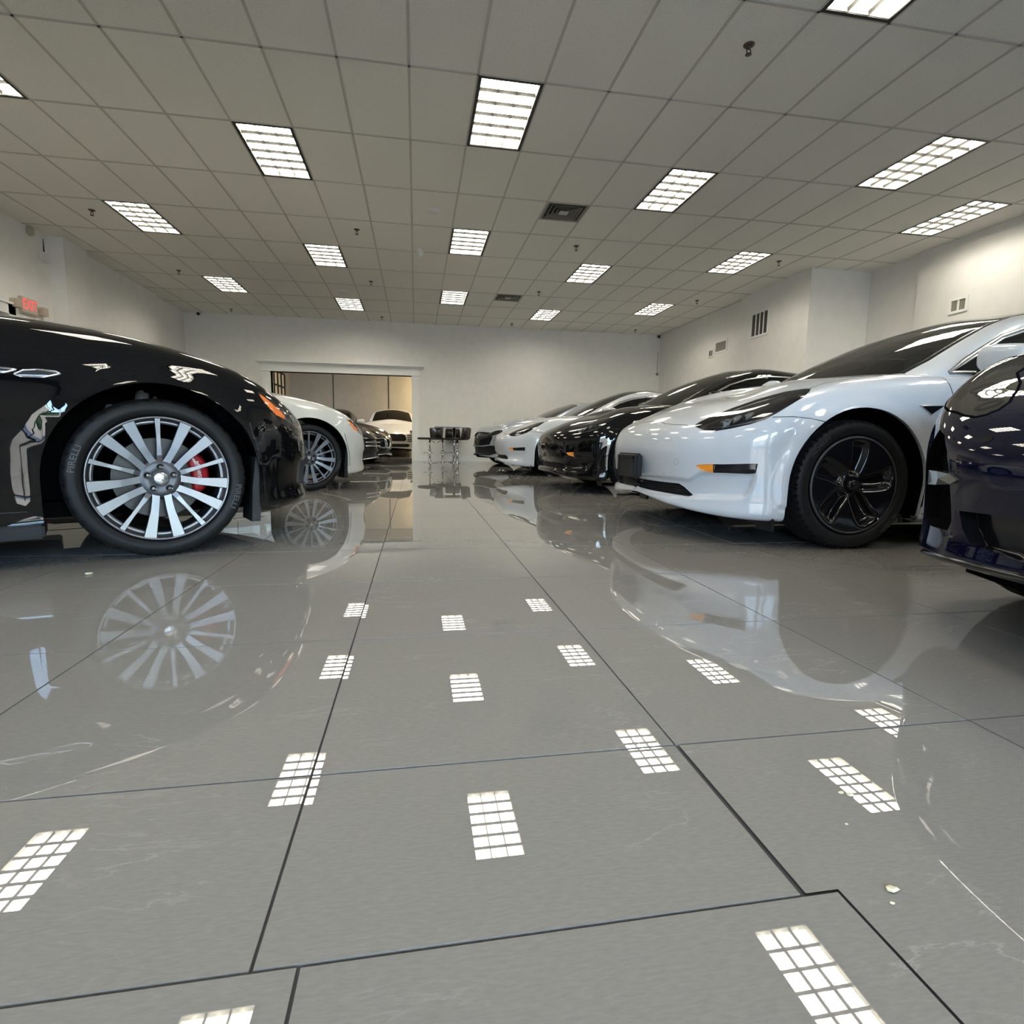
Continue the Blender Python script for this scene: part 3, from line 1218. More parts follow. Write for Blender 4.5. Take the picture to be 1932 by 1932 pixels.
# roll-up door with framed panels in the left side of the second room
b = bmesh.new()
for k in range(9):
    y = 17.2 + 4.0 * k / 8
    box(b, RXL - .06, RXL + .02, y - .025, y + .025, 0, 2.75)
for k in range(7):
    z = 2.75 * k / 6
    box(b, RXL - .06, RXL + .02, 17.2, 21.2, z - .025, z + .025)
dr = tag(link('door_1', b, frame_m), kind='structure')
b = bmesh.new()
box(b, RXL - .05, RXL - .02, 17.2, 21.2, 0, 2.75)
link('door_panel', b, mat('glowing_door_panel', (.45, .38, .24), .6, emit=(.9, .75, .45), es=.12), dr)  # panels emit faintly, standing in for light coming through them


# ------------------------------------------------------------------ lamps in the ceiling
def make_ceiling_light():
    t = thing('ceiling_light', None, None)
    g = .031
    w, d = TW / 2 - g, TD / 2 - g
    H = .045
    b = bmesh.new()
    # black edge, widened to paint in the shade of the recess sides, and reflector
    for x0, x1, y0, y1 in ((-w - g + .004, -w, -d - g + .004, d + g - .004), (w, w + g - .004, -d - g + .004, d + g - .004), (-w, w, -d - g + .004, -d), (-w, w, d, d + g - .004)):
        box(b, x0, x1, y0, y1, -.006, H)
    link('frame', b, frame_m, t)
    b = bmesh.new()
    e = .003
    for s in (-1, 1):
        box(b, s * w - e, s * w + e, -d, d, .0, H)
        box(b, -w, w, s * d - e, s * d + e, .0, H)
    link('reflector', b, refl_m, t)
    b = bmesh.new()
    b.faces.new([b.verts.new(p) for p in ((-w, -d, H), (-w, d, H), (w, d, H), (w, -d, H))])
    link('tray', b, tray_m, t)
    # parabolic louver
    b = bmesh.new()

    def vee(p0, p1, axis):
        tw, bw = .016, .0035
        z0, z1 = -.001, .024
        for s in (-1, 1):
            pr = []
            for k in range(5):
                u = k / 4
                pr.append((bw / 2 + (tw / 2 - bw / 2) * u * u, z0 + (z1 - z0) * u))
            va = []
            for q, z in pr:
                if axis == 'y': va.append((b.verts.new((p0[0] + s * q, p0[1], z)), b.verts.new((p1[0] + s * q, p1[1], z))))
                else: va.append((b.verts.new((p0[0], p0[1] + s * q, z)), b.verts.new((p1[0], p1[1] + s * q, z))))
            for A, B in zip(va, va[1:]):
                f = b.faces.new((A[0], A[1], B[1], B[0])); f.smooth = True
    for k in (1, 2):
        x = -w + 2 * w * k / 3
        vee((x, -d), (x, d), 'y')
    for k in range(1, 6):
        y = -d + 2 * d * k / 6
        for q in range(3):
            xa = -w + 2 * w * q / 3
            vee((xa, y), (xa + 2 * w / 3, y), 'x')
    link('louver', b, louv_m, t)
    for q in range(3):
        x = -w + 2 * w * (q + .5) / 3
        b = bmesh.new()
        tube(b, [(x, -d + .02, .034), (x, d - .02, .034)], .010, 6, cap=False)
        link('tube', b, tube_m, t)
    return t


def copy_tree(o, parent=None, swap=None):
    c = o.copy()
    if swap and c.data and c.type == 'MESH' and any(m in swap for m in c.data.materials):
        c.data = c.data.copy()
        for i, m in enumerate(c.data.materials):
            if m in swap: c.data.materials[i] = swap[m]
    COL.objects.link(c)
    c.parent = parent
    for ch in list(o.children):
        copy_tree(ch, c, swap)
    return c


LL = {(0, 0): 'square-looking bright ceiling light nearest the top centre, with white hot tubes',
      (-4, 1): 'bright parabolic ceiling light up left of centre, three columns of cells',
      (4, 1): 'bright ceiling light over the white sedan hood, right of the air diffuser',
      (8, 0): 'long slanted ceiling light at upper right, with dark cell gaps',
      (11, 1): 'ceiling light closest to the right wall, just below another long one',
      (0, 3): 'ceiling light in the central column behind the round smoke detector',
      (-4, 4): 'ceiling light left of the white motion sensor, second in its column',
      (0, 6): 'farthest ceiling light of the central column, beside the far air diffuser',
      (4, 4): 'middle light in the column over the two black and white sedans',
      (4, 7): 'farthest small ceiling light right of the far air diffuser',
      (8, 3): 'ceiling light in front of the wall bump-out on the right',
      (8, 6): 'small far ceiling light nearest the corner of the right wall',
      (-8, 3): 'ceiling light above the left column, beside a sprinkler',
      (-8, 6): 'far ceiling light nearest the left wall corner',
      (-8, 0): 'ceiling light cut by the left edge of the picture',
      (-4, 7): 'farthest ceiling light over the cased opening to the next room',
      (4, -2): 'ceiling light cut by the top edge at upper right'}
PLACE = {}
for c, r in FIX:
    if r < -1 and (c, r) != (4, -2):
        PLACE[(c, r)] = '%s row back, %s,' % ({-2: 'first', -3: 'second', -5: 'third', -6: 'fourth', -8: 'last'}[r], {-8: 'far left', -4: 'left of the middle', 0: 'middle', 4: 'right of the middle', 8: 'far right'}[c])
proto = make_ceiling_light()
for i, (c, r) in enumerate(FIX):
    o = proto if i == 0 else copy_tree(proto)
    o.location = (GX + (c + .5) * TW, GY + (r + .5) * TD, CZ)
    tag(o, LL.get((c, r), 'recessed fluorescent light behind the camera, %s seen in reflections' % PLACE.get((c, r), '')), 'light', 'recessed fluorescent lights in the ceiling')

# second room: warm lamp at the back, lamps added over the car and left
for k, (x, y) in enumerate(((-.2, 17.6), (.9, 21.0), (-3.0, 18.4))):
    t = thing('hanging_lamp', ('added warm lamp, out of view, lighting the white off-road car beyond the opening', 'warm lamp nearest the back wall of the room beyond', 'added cool white lamp, out of view, lighting the left of the room beyond')[k], 'lamp', (x, y, RZ), group='lamps in the room beyond')
    b = bmesh.new()
    lathe(b, [(0, -.08), (.12, -.075), (.15, -.04), (.15, 0)], 24)
    link('lamp_shade', b, mat('warm_lamp_glass_%d' % k, (.9, .8, .6), .5, emit=((1.0, .84, .62), (1.0, .74, .38), (.8, .88, 1.0))[k], es=(170, 200, 90)[k]), t)


def smooth01(t):
    t = max(0.0, min(1.0, t))
    return t * t * (3 - 2 * t)


def seg_dist(p, a, b):
    ax, ay = a; bx, by = b
    dx, dy = bx - ax, by - ay
    L = dx * dx + dy * dy
    t = 0 if L == 0 else max(0, min(1, ((p[0] - ax) * dx + (p[1] - ay) * dy) / L))
    return math.hypot(p[0] - ax - t * dx, p[1] - ay - t * dy)


def press(bm, pts3, n, depth, soft, direction=None, pred=None):
    """push the surface inward inside an outline (both sides)"""
    for sd in (1, -1):
        poly, (A, B, N) = proj_poly(pts3, n, sd)
        D = Vector(N if direction is None else (direction[0], direction[1] * sd, direction[2])).normalized()
        for v in bm.verts:
            if v.co.y * sd < 0 or (pred and not pred(v.co)): continue
            p = (A.dot(v.co), B.dot(v.co))
            if not inside(p, poly): continue
            d = min(seg_dist(p, poly[i], poly[(i + 1) % len(poly)]) / (soft[i] if isinstance(soft, list) else soft) for i in range(len(poly)))
            v.co -= D * depth * smooth01(d)


def lamp(c, pts, n, m_bowl, depth=.03, inner=None, name='headlight', lens=None, sides=(1, -1), label=None):
    for sd in sides:
        poly, fr = proj_poly(pts, n, sd)
        fs = split(c.bm, poly, fr, lambda q: q.y * sd > -.001 and (N_ok(c.base, q, n, sd)))
        if not fs: continue
        bowl = detach(c.bm, fs, c.base, -depth, -depth + .001, keep=True)
        ln = detach(c.bm, fs, c.base, .001, 0)
        o = link(name, bowl, m_bowl, c.root, smooth=False)
        for p in o.data.polygons: p.use_smooth = True
        if label: o['label'] = label
        shell_link('lens', ln, c.base, lens or lens_m, o)
        if inner: inner(c, o, sd)


def N_ok(base, q, n, sd):
    nn = base.normal(q)
    return nn.dot(Vector((n[0], n[1] * sd, n[2]))) > -0.1


def on_base(base, p, n, sd, lift):
    N = Vector((n[0], n[1] * sd, n[2])).normalized()
    P = Vector((p[0], p[1] * sd, p[2]))
    h = base.bvh.ray_cast(P + N * .6, -N)
    loc = h[0] if h[0] is not None else base.bvh.find_nearest(P)[0]
    nn = base.normal(loc)
    return loc + nn * lift, nn


def seats(root, x0=1.15, m=None):
    m = m or cabin_m
    for y in (.36, -.36):
        b = bmesh.new()
        box(b, x0 - .25, x0 + .25, y - .24, y + .24, .42, .56)
        vs = box(b, x0 + .22, x0 + .36, y - .23, y + .23, .50, 1.10)
        for v in vs:
            if v.co.z > 1: v.co.x += .16
        vs = box(b, x0 + .40, x0 + .49, y - .12, y + .12, 1.11, 1.27)
        tube(b, [(x0 + .43, y - .05, 1.05), (x0 + .44, y - .05, 1.15)], .008)
        tube(b, [(x0 + .43, y + .05, 1.05), (x0 + .44, y + .05, 1.15)], .008)
        bmesh.ops.bevel(b, geom=[e for e in b.edges if e.calc_length() > .08], offset=.03, segments=3, affect='EDGES')
        link('seat', b, m, root, smooth=True)
    b = bmesh.new()
    box(b, x0 + .75, x0 + 1.3, -.62, .62, .42, .60)
    vs = box(b, x0 + 1.2, x0 + 1.35, -.60, .60, .55, 1.08)
    bmesh.ops.bevel(b, geom=list(b.edges), offset=.04, segments=3, affect='EDGES')
    link('rear_bench', b, m, root, smooth=True)
    b = bmesh.new()
    vs = box(b, .40, .78, -.70, .70, .80, .93)
    bmesh.ops.bevel(b, geom=list(b.edges), offset=.03, segments=3, affect='EDGES')
    box(b, .45, 2.9, -.74, .74, .28, .42)
    box(b, .45, 2.9, -.80, -.74, .28, .93)
    box(b, .45, 2.9, .74, .80, .28, .93)
    link('dashboard', b, m, root)
    b = bmesh.new()
    pts = [(.92 + .06 * math.sin(a), -.36 * 1 + .18 * math.cos(a), .93 + .17 * math.sin(a)) for a in [2 * math.pi * k / 24 for k in range(25)]]
    tube(b, pts, .014, 8, cap=False)
    tube(b, [(.92, -.53, .93), (.92, -.19, .93)], .014, 8)
    tube(b, [(.76, -.36, .88), (.92, -.36, .93)], [.03, .05], 10)
    link('steering_wheel', b, m, root, smooth=True)


def mirrors(c, x, y, z, m, s=1.0):
    for sd in (1, -1):
        b = bmesh.new()
        bmesh.ops.create_uvsphere(b, u_segments=32, v_segments=20, radius=1)
        for v in b.verts:
            q = v.co
            f = lambda t: math.copysign(abs(t) ** .62, t)
            q = Vector((f(q.x), f(q.y), f(q.z)))
            tp = 1 - .18 * q.y * sd
            v.co = Vector((x + .06 * s * q.x * (1 if q.x > 0 else 1.5) + .03 * q.y * sd, (y + .115 * s * q.y * sd) * sd, z + .068 * s * q.z * tp))
            v.co.y = sd * (y + .115 * s * q.y * sd)
        for f in b.faces: f.smooth = True
        tube(b, [(x, sd * (y - .17 * s), z - .075), (x, sd * (y - .03), z - .045)], [.022, .028], 10, mi=1)
        o = link('side_mirror', b, [m, gloss_m], c.root)
        b = bmesh.new()
        box(b, x + .058 * s, x + .062 * s, sd * y - .09 * s, sd * y + .09 * s, z - .045, z + .045)
        link('mirror_glass', b, chrome_m, o)


# ------------------------------------------------------------------ electric sedan
FRN = (-.62, .75, .15)
HL3 = [(-0.739, 0.541, 0.646), (-0.713, 0.615, 0.622), (-0.677, 0.68, 0.617), (-0.617, 0.741, 0.632), (-0.554, 0.794, 0.652), (-0.495, 0.829, 0.676), (-0.436, 0.847, 0.713), (-0.366, 0.854, 0.757), (-0.301, 0.849, 0.793), (-0.250, 0.825, 0.826), (-0.216, 0.790, 0.846), (-0.225, 0.760, 0.850), (-0.30, 0.685, 0.838), (-0.406, 0.598, 0.800), (-0.507, 0.566, 0.758), (-0.611, 0.554, 0.713), (-0.697, 0.540, 0.671)]
FOG3 = [(-0.752, 0.613, 0.430), (-0.723, 0.654, 0.438), (-0.659, 0.727, 0.441), (-0.522, 0.837, 0.45), (-0.527, 0.833, 0.399), (-0.614, 0.766, 0.396), (-0.697, 0.683, 0.396), (-0.728, 0.644, 0.404)]
REC3 = [(-.85, -.4, .335), (-0.768, 0.573, 0.350), (-0.735, .64, .395), (-0.697, 0.683, 0.396), (-0.527, 0.833, 0.399), (-0.533, 0.826, 0.361), (-0.546, 0.813, 0.298), (-0.566, 0.797, 0.262), (-0.763, 0.575, 0.244), (-0.866, 0.241, 0.232), (-.88, -.4, .25)]


led_m = mat('lamp_reflector', (.62, .66, .70), .2, metal=.4)


def led_bits(c, o, sd):
    b = bmesh.new()
    for i, (p, s) in enumerate((((-.635, .68, .665), .030), ((-.585, .70, .690), .026), ((-.535, .735, .705), .024))):
        q, nn = on_base(c.base, p, FRN, sd, -.013)
        t = Vector((.55, .5 * sd, .45)).normalized()
        u = nn.cross(t).normalized()
        for k in (-1, 1):
            for e in (0, .45, .9):
                tube(b, [q + u * k * s * .9 - t * s * (.5 - e), q + t * s * (.5 + e)], [.006, .003], 6)
        bmesh.ops.create_icosphere(b, subdivisions=2, radius=.013, matrix=Matrix.Translation(q - nn * .002))
    link('reflector', b, led_m, o, smooth=True)
    b = bmesh.new()
    pts = [on_base(c.base, p, FRN, sd, -.008)[0] for p in ((-.70, .60, .640), (-.64, .70, .640), (-.56, .77, .660), (-.48, .81, .695))]
    tube(b, pts, .003, 6)
    pts = [on_base(c.base, p, FRN, sd, -.010)[0] for p in ((-.60, .60, .715), (-.50, .62, .765), (-.40, .66, .800), (-.28, .76, .838))]
    tube(b, pts, [.008, .007, .005, .003], 6)
    link('light_bar', b, satin_m, o, smooth=True)


def sedan(label, loc, rz, paint, name='electric_sedan', dens=1.0, group=None, bracket=False, lettering=False):
    def disp(bm):
        press(bm, REC3, FRN, .030, [.016, .012, .010, .008, .010, .012, .014, .014, .014, .02, .05], direction=(-.7, .7, 0), pred=lambda p: p.x < -.4)
    c = Car(name, label, NET3, paint, loc, rz, canopy=CANOPY3, group=group, dens=dens, disp=disp, flare=((.01, .35, .396), (2.875, .35, .396)))
    c.arch(0.01, .350, .396)
    c.arch(2.875, .350, .396)
    c.cull(lambda p: .42 < p.x < 3.25 and abs(p.y) < .76 and p.z > .9)
    lamp(c, HL3, FRN, lamp_dark, .032, led_bits)
    # amber / clear bumper lamp
    amb = [p for p in FOG3]
    cutx = (-.690, .692)
    A3 = [(-0.752, 0.613, 0.430), (-0.723, 0.654, 0.438), (-0.690, 0.692, 0.440), (-0.688, 0.692, 0.396), (-0.697, 0.683, 0.396), (-0.728, 0.644, 0.404)]
    B3 = [(-0.690, 0.692, 0.440), (-0.659, 0.727, 0.441), (-0.522, 0.837, 0.45), (-0.527, 0.833, 0.399), (-0.614, 0.766, 0.396), (-0.688, 0.692, 0.396)]
    c.cut('turn_signal', A3, FRN, orange_m, -.004, -.004, pred=lambda p: p.x < 0)
    c.cut('fog_light', B3, FRN, gloss_m, -.006, -.006, pred=lambda p: p.x < 0)
    # lower intake
    g = [(-.852, 0, .314), (-.850, .143, .314), (-.805, .474, .319), (-.79, .515, .302), (-.765, .569, .262), (-.771, .562, .252), (-.825, .42, .254), (-.868, .192, .256), (-.875, 0, .262)]
    fsd = c.cut_mid('lower_grille', g, (-1, 0, 0), plastic_m, -.035, -.035, pred=lambda p: p.x < -.3)
    if fsd:
        b = bmesh.new()
        for z in (.268, .280, .292, .304):
            pts = []
            for k in range(-12, 13):
                y = .54 * k / 12 * (1 - .25 * (z - .26) / .05)
                h = c.base.bvh.ray_cast(Vector((-2, y, z)), Vector((1, 0, 0)))
                if h[0]: pts.append(h[0] + Vector((.022, 0, 0)))
            tube(b, pts, .0035, 6)
        link('grille_slat', b, plastic_m, fsd, smooth=True)
    if bracket:
        b = bmesh.new()
        vs = box(b, -.915, -.868, -.165, .165, .325, .482)
        bmesh.ops.bevel(b, geom=list(b.edges), offset=.012, segments=3, affect='EDGES')
        for x0, x1, y0, y1, z0, z1 in ((-.922, -.914, -.13, .13, .45, .46), (-.922, -.914, -.13, -.12, .35, .46), (-.922, -.914, .12, .13, .35, .46)):
            box(b, x0, x1, y0, y1, z0, z1)
        tag(link('license_plate_bracket', b, plastic_m, c.root), 'empty black licence plate bracket')
    # sensors
    for sp, r in (((-.811, .498, .445), .017), ((-.834, .382, .368), .009), ((-.688, .692, .376), .009)):
        for sd in (1, -1):
            q, nn = on_base(c.base, sp, (-.8, .5, 0), sd, .0004)
            u = nn.orthogonal().normalized(); v = nn.cross(u)
            b = bmesh.new()
            tube(b, [q + (u * math.cos(a) + v * math.sin(a)) * r for a in [2 * math.pi * k / 20 for k in range(21)]], .0008, 5, cap=False)
            link('parking_sensor', b, vent_m, c.root)
    # windows
    SW = [(.650, .75, .968), (1.0, .75, .978), (2.0, .75, .99), (2.62, .75, 1.03), (2.93, .75, 1.055), (2.60, .7, 1.155), (2.2, .7, 1.235), (1.8, .7, 1.275), (1.5, .7, 1.275), (1.25, .68, 1.235), (1.04, .7, 1.17), (.90, .7, 1.10), (.74, .7, 1.015)]
    SW = [(x, .75, z) for x, y, z in SW]
    c.cut('side_window', SW, (0, 1, 0), pane_d, -.004, where='can', pred=lambda p: p.y > .5 and p.z > .94)
    TG = [(.30, 0.0, 2), (.33, .38, 2), (.47, .665, 2), (.62, .665, 2), (.80, .635, 2), (1.05, .595, 2), (1.25, .555, 2), (1.5, .56, 2), (2.2, .54, 2), (2.9, .48, 2), (3.25, .42, 2), (3.33, .2, 2), (3.34, 0, 2)]
    c.cut_mid('windshield', TG, (0, 0, 1), pane_m, -.002, where='can', pred=lambda p: p.z > .96)
    OUT = [(x + dx, y, z + dz) for (x, y, z), (dx, dz) in zip(SW, [(-.03, -.012)] + [(0, -.014)] * 3 + [(.03, 0)] + [(.01, .014)] * 2 + [(0, .016)] * 2 + [(-.01, .014)] * 4)]
    c.seam(OUT, (0, 1, 0), .022, satin_m, where='can', name='window_trim', h=.005, closed=True)
    IN = [(.47, .650, 1), (.62, .652, 1), (.80, .622, 1), (1.05, .582, 1), (1.25, .545, 1), (1.5, .548, 1), (2.2, .53, 1), (2.9, .47, 1)]
    c.seam(IN, (0, 0, 1), .030, gloss_m, where='can', name='glass_edge', h=.001)
    c.seam([(.53, .85, .93), (.545, .90, .82), (.538, .92, .70), (.535, .92, .53), (.54, .92, .35), (.57, .92, .22)], (0, 1, 0), .005)
    c.seam([(1.62, .85, .95), (1.64, .9, .80), (1.64, .92, .6), (1.63, .92, .35), (1.62, .92, .22)], (0, 1, 0), .005)
    c.seam([(.42, .92, .19), (1.0, .92, .195), (2.45, .92, .20)], (0, 1, 0), .004)
    c.seam([(-.463, .845, .690), (-.373, .884, .693), (-.289, .905, .684), (-.223, .915, .668)], (0, 1, 0), .004)
    c.seam([(-.745, 0, .686), (-.752, .135, .683), (-.772, .25, .666), (-.768, .374, .657), (-.747, .497, .650)], (-1, 0, 1), .004)
    c.seam([(-.21, .775, .860), (-.10, .745, .895), (.05, .735, .925), (.25, .74, .955), (.40, .74, .965)], (0, 0, 1), .004)
    # fender marker
    for sd in (1, -1):
        b = bmesh.new()
        tri = [(.330, .764), (.350, .767), (.500, .772), (.415, .722), (.402, .712), (.392, .722)]
        top = []
        for (x, z) in tri:
            h = c.base.bvh.ray_cast(Vector((x, 2 * sd, z)), Vector((0, -sd, 0)))
            top.append(h[0])
        cc = sum(top, Vector()) / len(top)
        lo = [b.verts.new(p) for p in top]
        hi = [b.verts.new(cc.lerp(p, .80) + Vector((0, .009 * sd, 0))) for p in top]
        k = len(lo)
        for i in range(k):
            f = b.faces.new((lo[i], lo[(i + 1) % k], hi[(i + 1) % k], hi[i])); f.material_index = 0
        b.faces.new(hi).material_index = 1
        bmesh.ops.recalc_face_normals(b, faces=b.faces)
        tag(link('side_repeater', b, [chrome_m, gloss_m], c.root), 'chrome triangle fender marker')
    # door handle strips
    for x in (1.35, 2.35):
        for sd in (1, -1):
            b = bmesh.new()
            tube(b, [(x, .918 * sd, .80), (x + .2, .918 * sd, .81)], [.010, .012], 8)
            link('door_handle', b, satin_m, c.root)
    for sd in (1, -1):
        for x, sg in ((0, 192), (2.875, 96)):
            w = wheel_aero(c.root, (x, .79 * sd, .343), sd, seg=int(sg * dens) // 4 * 4)
            if lettering and x == 0 and sd < 0:
                for txt, a0 in (('MICHELIN', 42), ('MICHELIN', 222)):
                    b = arc_text(txt, .302, .030, .235 / 2 + .0025, math.radians(a0), stretch=1.0)
                    link('tyre_lettering', b, rubber2_m, w)
    mirrors(c, .78, .985, 1.02, paint)
    seats(c.root)
    c.underbody([(-.56, 0), (-.54, .3), (-.50, .55), (-.44, .70), (-.42, .74), (-.40, .60), (.42, .60), (.45, .78), (2.4, .78), (2.45, .6), (3.3, .6), (3.7, .5), (3.75, 0)])
    for sd in (1, -1):
        boxo('air_deflector', -.44, -.425, sd * .80 - .07, sd * .80 + .07, .095, .175, plastic_m, c.root)
    c.finish()
    return c


# ------------------------------------------------------------------ luxury saloon (black and white ones on the left)
OG = (0.012, 0.0, -.004, 0, .006)
NETG = [
    col(-.905, 0, -1, 0, .24, (0, .03, .015, 0, .01), (-.83, 0, .66), (-.42, .86), (.03, .02)),
    col(-.835, .30, -1, .1, .22, (0, .03, .015, 0, .01), (-.76, .30, .665), (-.36, .87), (.03, .02)),
    col(-.750, .56, -.9, .4, .20, (.005, .02, .01, 0, .01), (-.675, .52, .69), (-.24, .895), (.03, .02)),
    col(-.655, .735, -.75, .65, .19, (.01, .02, .01, 0, .006), (-.575, .665, .745), (-.1, .92), (.025, .02)),
    col(-.515, .865, -.5, .85, .175, (.02, .015, .005, 0, .006), (-.43, .745, .830), (.06, .945), (.015, .015)),
    col(-.33, .935, -.15, 1, .165, (.02, .01, .0, 0, .008), (-.27, .765, .905), (.18, .965), (.005, .01)),
    col(0.0, .962, 0, 1, .16, (.02, .01, 0, 0, .01), (0, .77, .970), (.30, 1.045), (0.01, .012)),
    col(.28, .955, 0, 1, .16, (.02, .02, .01, 0, .01), (.24, .775, 1.000), (.42, 1.095), (.01, .014)),
    col(.62, .935, 0, 1, .15, (.0, .02, .01, 0, .01), (.62, .785, 1.015), (.62, 1.12), (.01, .01)),
    col(1.2, .930, 0, 1, .15, (.0, .02, .01, 0, .01), (1.2, .795, 1.015), (1.2, 1.02), (.0, .0)),
    col(2.1, .935, 0, 1, .15, (.0, .02, .01, 0, .01), (2.1, .80, 1.03), (2.1, 1.04), (.0, .0)),
    col(2.9, .965, 0, 1, .17, (.02, .01, 0, 0, .01), (2.9, .79, 1.05), (2.9, 1.06), (.0, .0)),
    col(3.6, .90, .3, .9, .22, OG, (3.6, .70, 1.08), (3.5, 1.09)),
    col(4.0, .55, .95, .3, .26, OG, (3.9, .45, 1.08), (3.8, 1.09)),
    col(4.05, 0, 1, 0, .26, OG, (3.95, 0, 1.08), (3.82, 1.09))]


HLG = [(-.425, .872, .768), (-.47, .85, .775), (-.56, .775, .752), (-.66, .67, .715), (-.74, .55, .675), (-.80, .42, .640), (-.80, .42, .595), (-.735, .60, .585), (-.70, .68, .592), (-.624, .762, .608), (-.57, .815, .640), (-.507, .860, .672), (-.461, .877, .716)]
MKG = [(-.438, .873, .762), (-.470, .863, .745), (-.526, .838, .702), (-.578, .803, .662), (-.575, .812, .642), (-.521, .853, .662), (-.479, .872, .702), (-.446, .877, .742)]
GN = (-.55, .75, .35)


strut_m = mat('dusty_steel', (.09, .085, .078), .7)
bowl_m = mat('grey_lamp_bowl', (.16, .16, .165), .3)


def saloon_lamp_bits(c, o, sd):
    b = bmesh.new()
    for p in ((-.60, .74, .675), (-.68, .62, .650)):
        q, nn = on_base(c.base, p, GN, sd, -.022)
        for r, d in ((.038, .0), (.030, -.006)):
            u = nn.orthogonal().normalized(); v = nn.cross(u)
            tube(b, [q + (u * math.cos(a) + v * math.sin(a)) * r - nn * d for a in [2 * math.pi * k / 20 for k in range(21)]], .004, 6, cap=False)
        bmesh.ops.create_icosphere(b, subdivisions=2, radius=.022, matrix=Matrix.Translation(q - nn * .01))
    link('reflector', b, chrome_m, o, smooth=True)
    b = bmesh.new()
    pts = [on_base(c.base, p, GN, sd, -.006)[0] for p in ((-.56, .81, .652), (-.63, .745, .622), (-.70, .66, .608), (-.76, .54, .602))]
    tube(b, pts, .0045, 6)
    link('light_bar', b, white_m, o, smooth=True)


def canopy_map(sx, ox, sy, sz, oz, z0=.93):
    return lambda p: (p[0] * sx + ox, p[1] * sy, (p[2] - z0) * sz + z0 + oz)


def glazing(c, f, glass_top=None, side=None, top_end=1.25):
    """windshield, rear glass and side windows mapped with the same stretch as the canopy"""
    SW = [(.700, .75, .972), (1.0, .75, .982), (2.0, .75, .995), (2.62, .75, 1.03), (2.93, .75, 1.055), (2.60, .7, 1.155), (2.2, .7, 1.235), (1.8, .7, 1.272), (1.5, .7, 1.270), (1.25, .68, 1.225), (1.04, .7, 1.155), (.90, .7, 1.085), (.76, .7, 1.005)]
    SW = [f(p) for p in SW]
    c.cut('side_window', SW, (0, 1, 0), side or pane_d, -.004, where='can', pred=lambda p: p.y > .45)
    W1 = [(.30, 0, 2), (.36, .40, 2), (.50, .665, 2), (.62, .655, 2), (.80, .625, 2), (1.05, .585, 2), (top_end - .04, .545, 2), (top_end, .3, 2), (top_end + .03, 0, 2)]
    W1 = [(f(p)[0], f(p)[1], 2) for p in W1]
    zc = f((0, 0, .975))[2]
    c.cut_mid('windshield', W1, (0, 0, 1), glass_top or pane_m, -.003, where='can', pred=lambda p: p.z > zc)
    W2 = [(2.45, 0, 2), (2.45, .48, 2), (2.9, .45, 2), (3.25, .38, 2), (3.30, 0, 2)]
    W2 = [(f(p)[0], f(p)[1], 2) for p in W2]
    c.cut_mid('rear_window', W2, (0, 0, 1), pane_d, -.003, where='can', pred=lambda p: p.z > zc)
    c.seam(SW, (0, 1, 0), .016, satin_m, where='can', name='window_trim', h=.004, closed=True)
    return SW


def fender_vents(c):
    for q in ([(.462, .777), (.434, .794), (.391, .800), (.333, .795), (.322, .789), (.372, .772), (.444, .769)],
              [(.622, .777), (.594, .794), (.551, .800), (.478, .797), (.455, .794), (.490, .780), (.604, .771)],
              [(.782, .777), (.754, .794), (.711, .800), (.643, .797), (.622, .792), (.660, .778), (.764, .771)]):
        for sd in (1, -1):
            pts = [(x, .9, z) for x, z in q]
            ring = stroke(c.base, pts, .008, .005, (0, 1, 0), sd, closed=True, step=.006)
            o = link('fender_vent', ring, chrome_m, c.root)
            cen = [c.base.bvh.ray_cast(Vector((x, 2 * sd, z)), Vector((0, -sd, 0)))[0] for x, z in q]
            b = bmesh.new()
            b.faces.new([b.verts.new(p + Vector((0, .0015 * sd, 0))) for p in cen])
            lo = [cen[i] for i in (5, 6, 0)]
            link('vent_mesh', b, plastic_m, o)
            b = bmesh.new()
            m = [cen[4], cen[3].lerp(cen[5], .62), cen[1].lerp(cen[6], .70), cen[0], cen[6], cen[5]]
            b.faces.new([b.verts.new(p + Vector((0, .003 * sd, 0))) for p in m])
            link('vent_blade', b, satin_m, o)


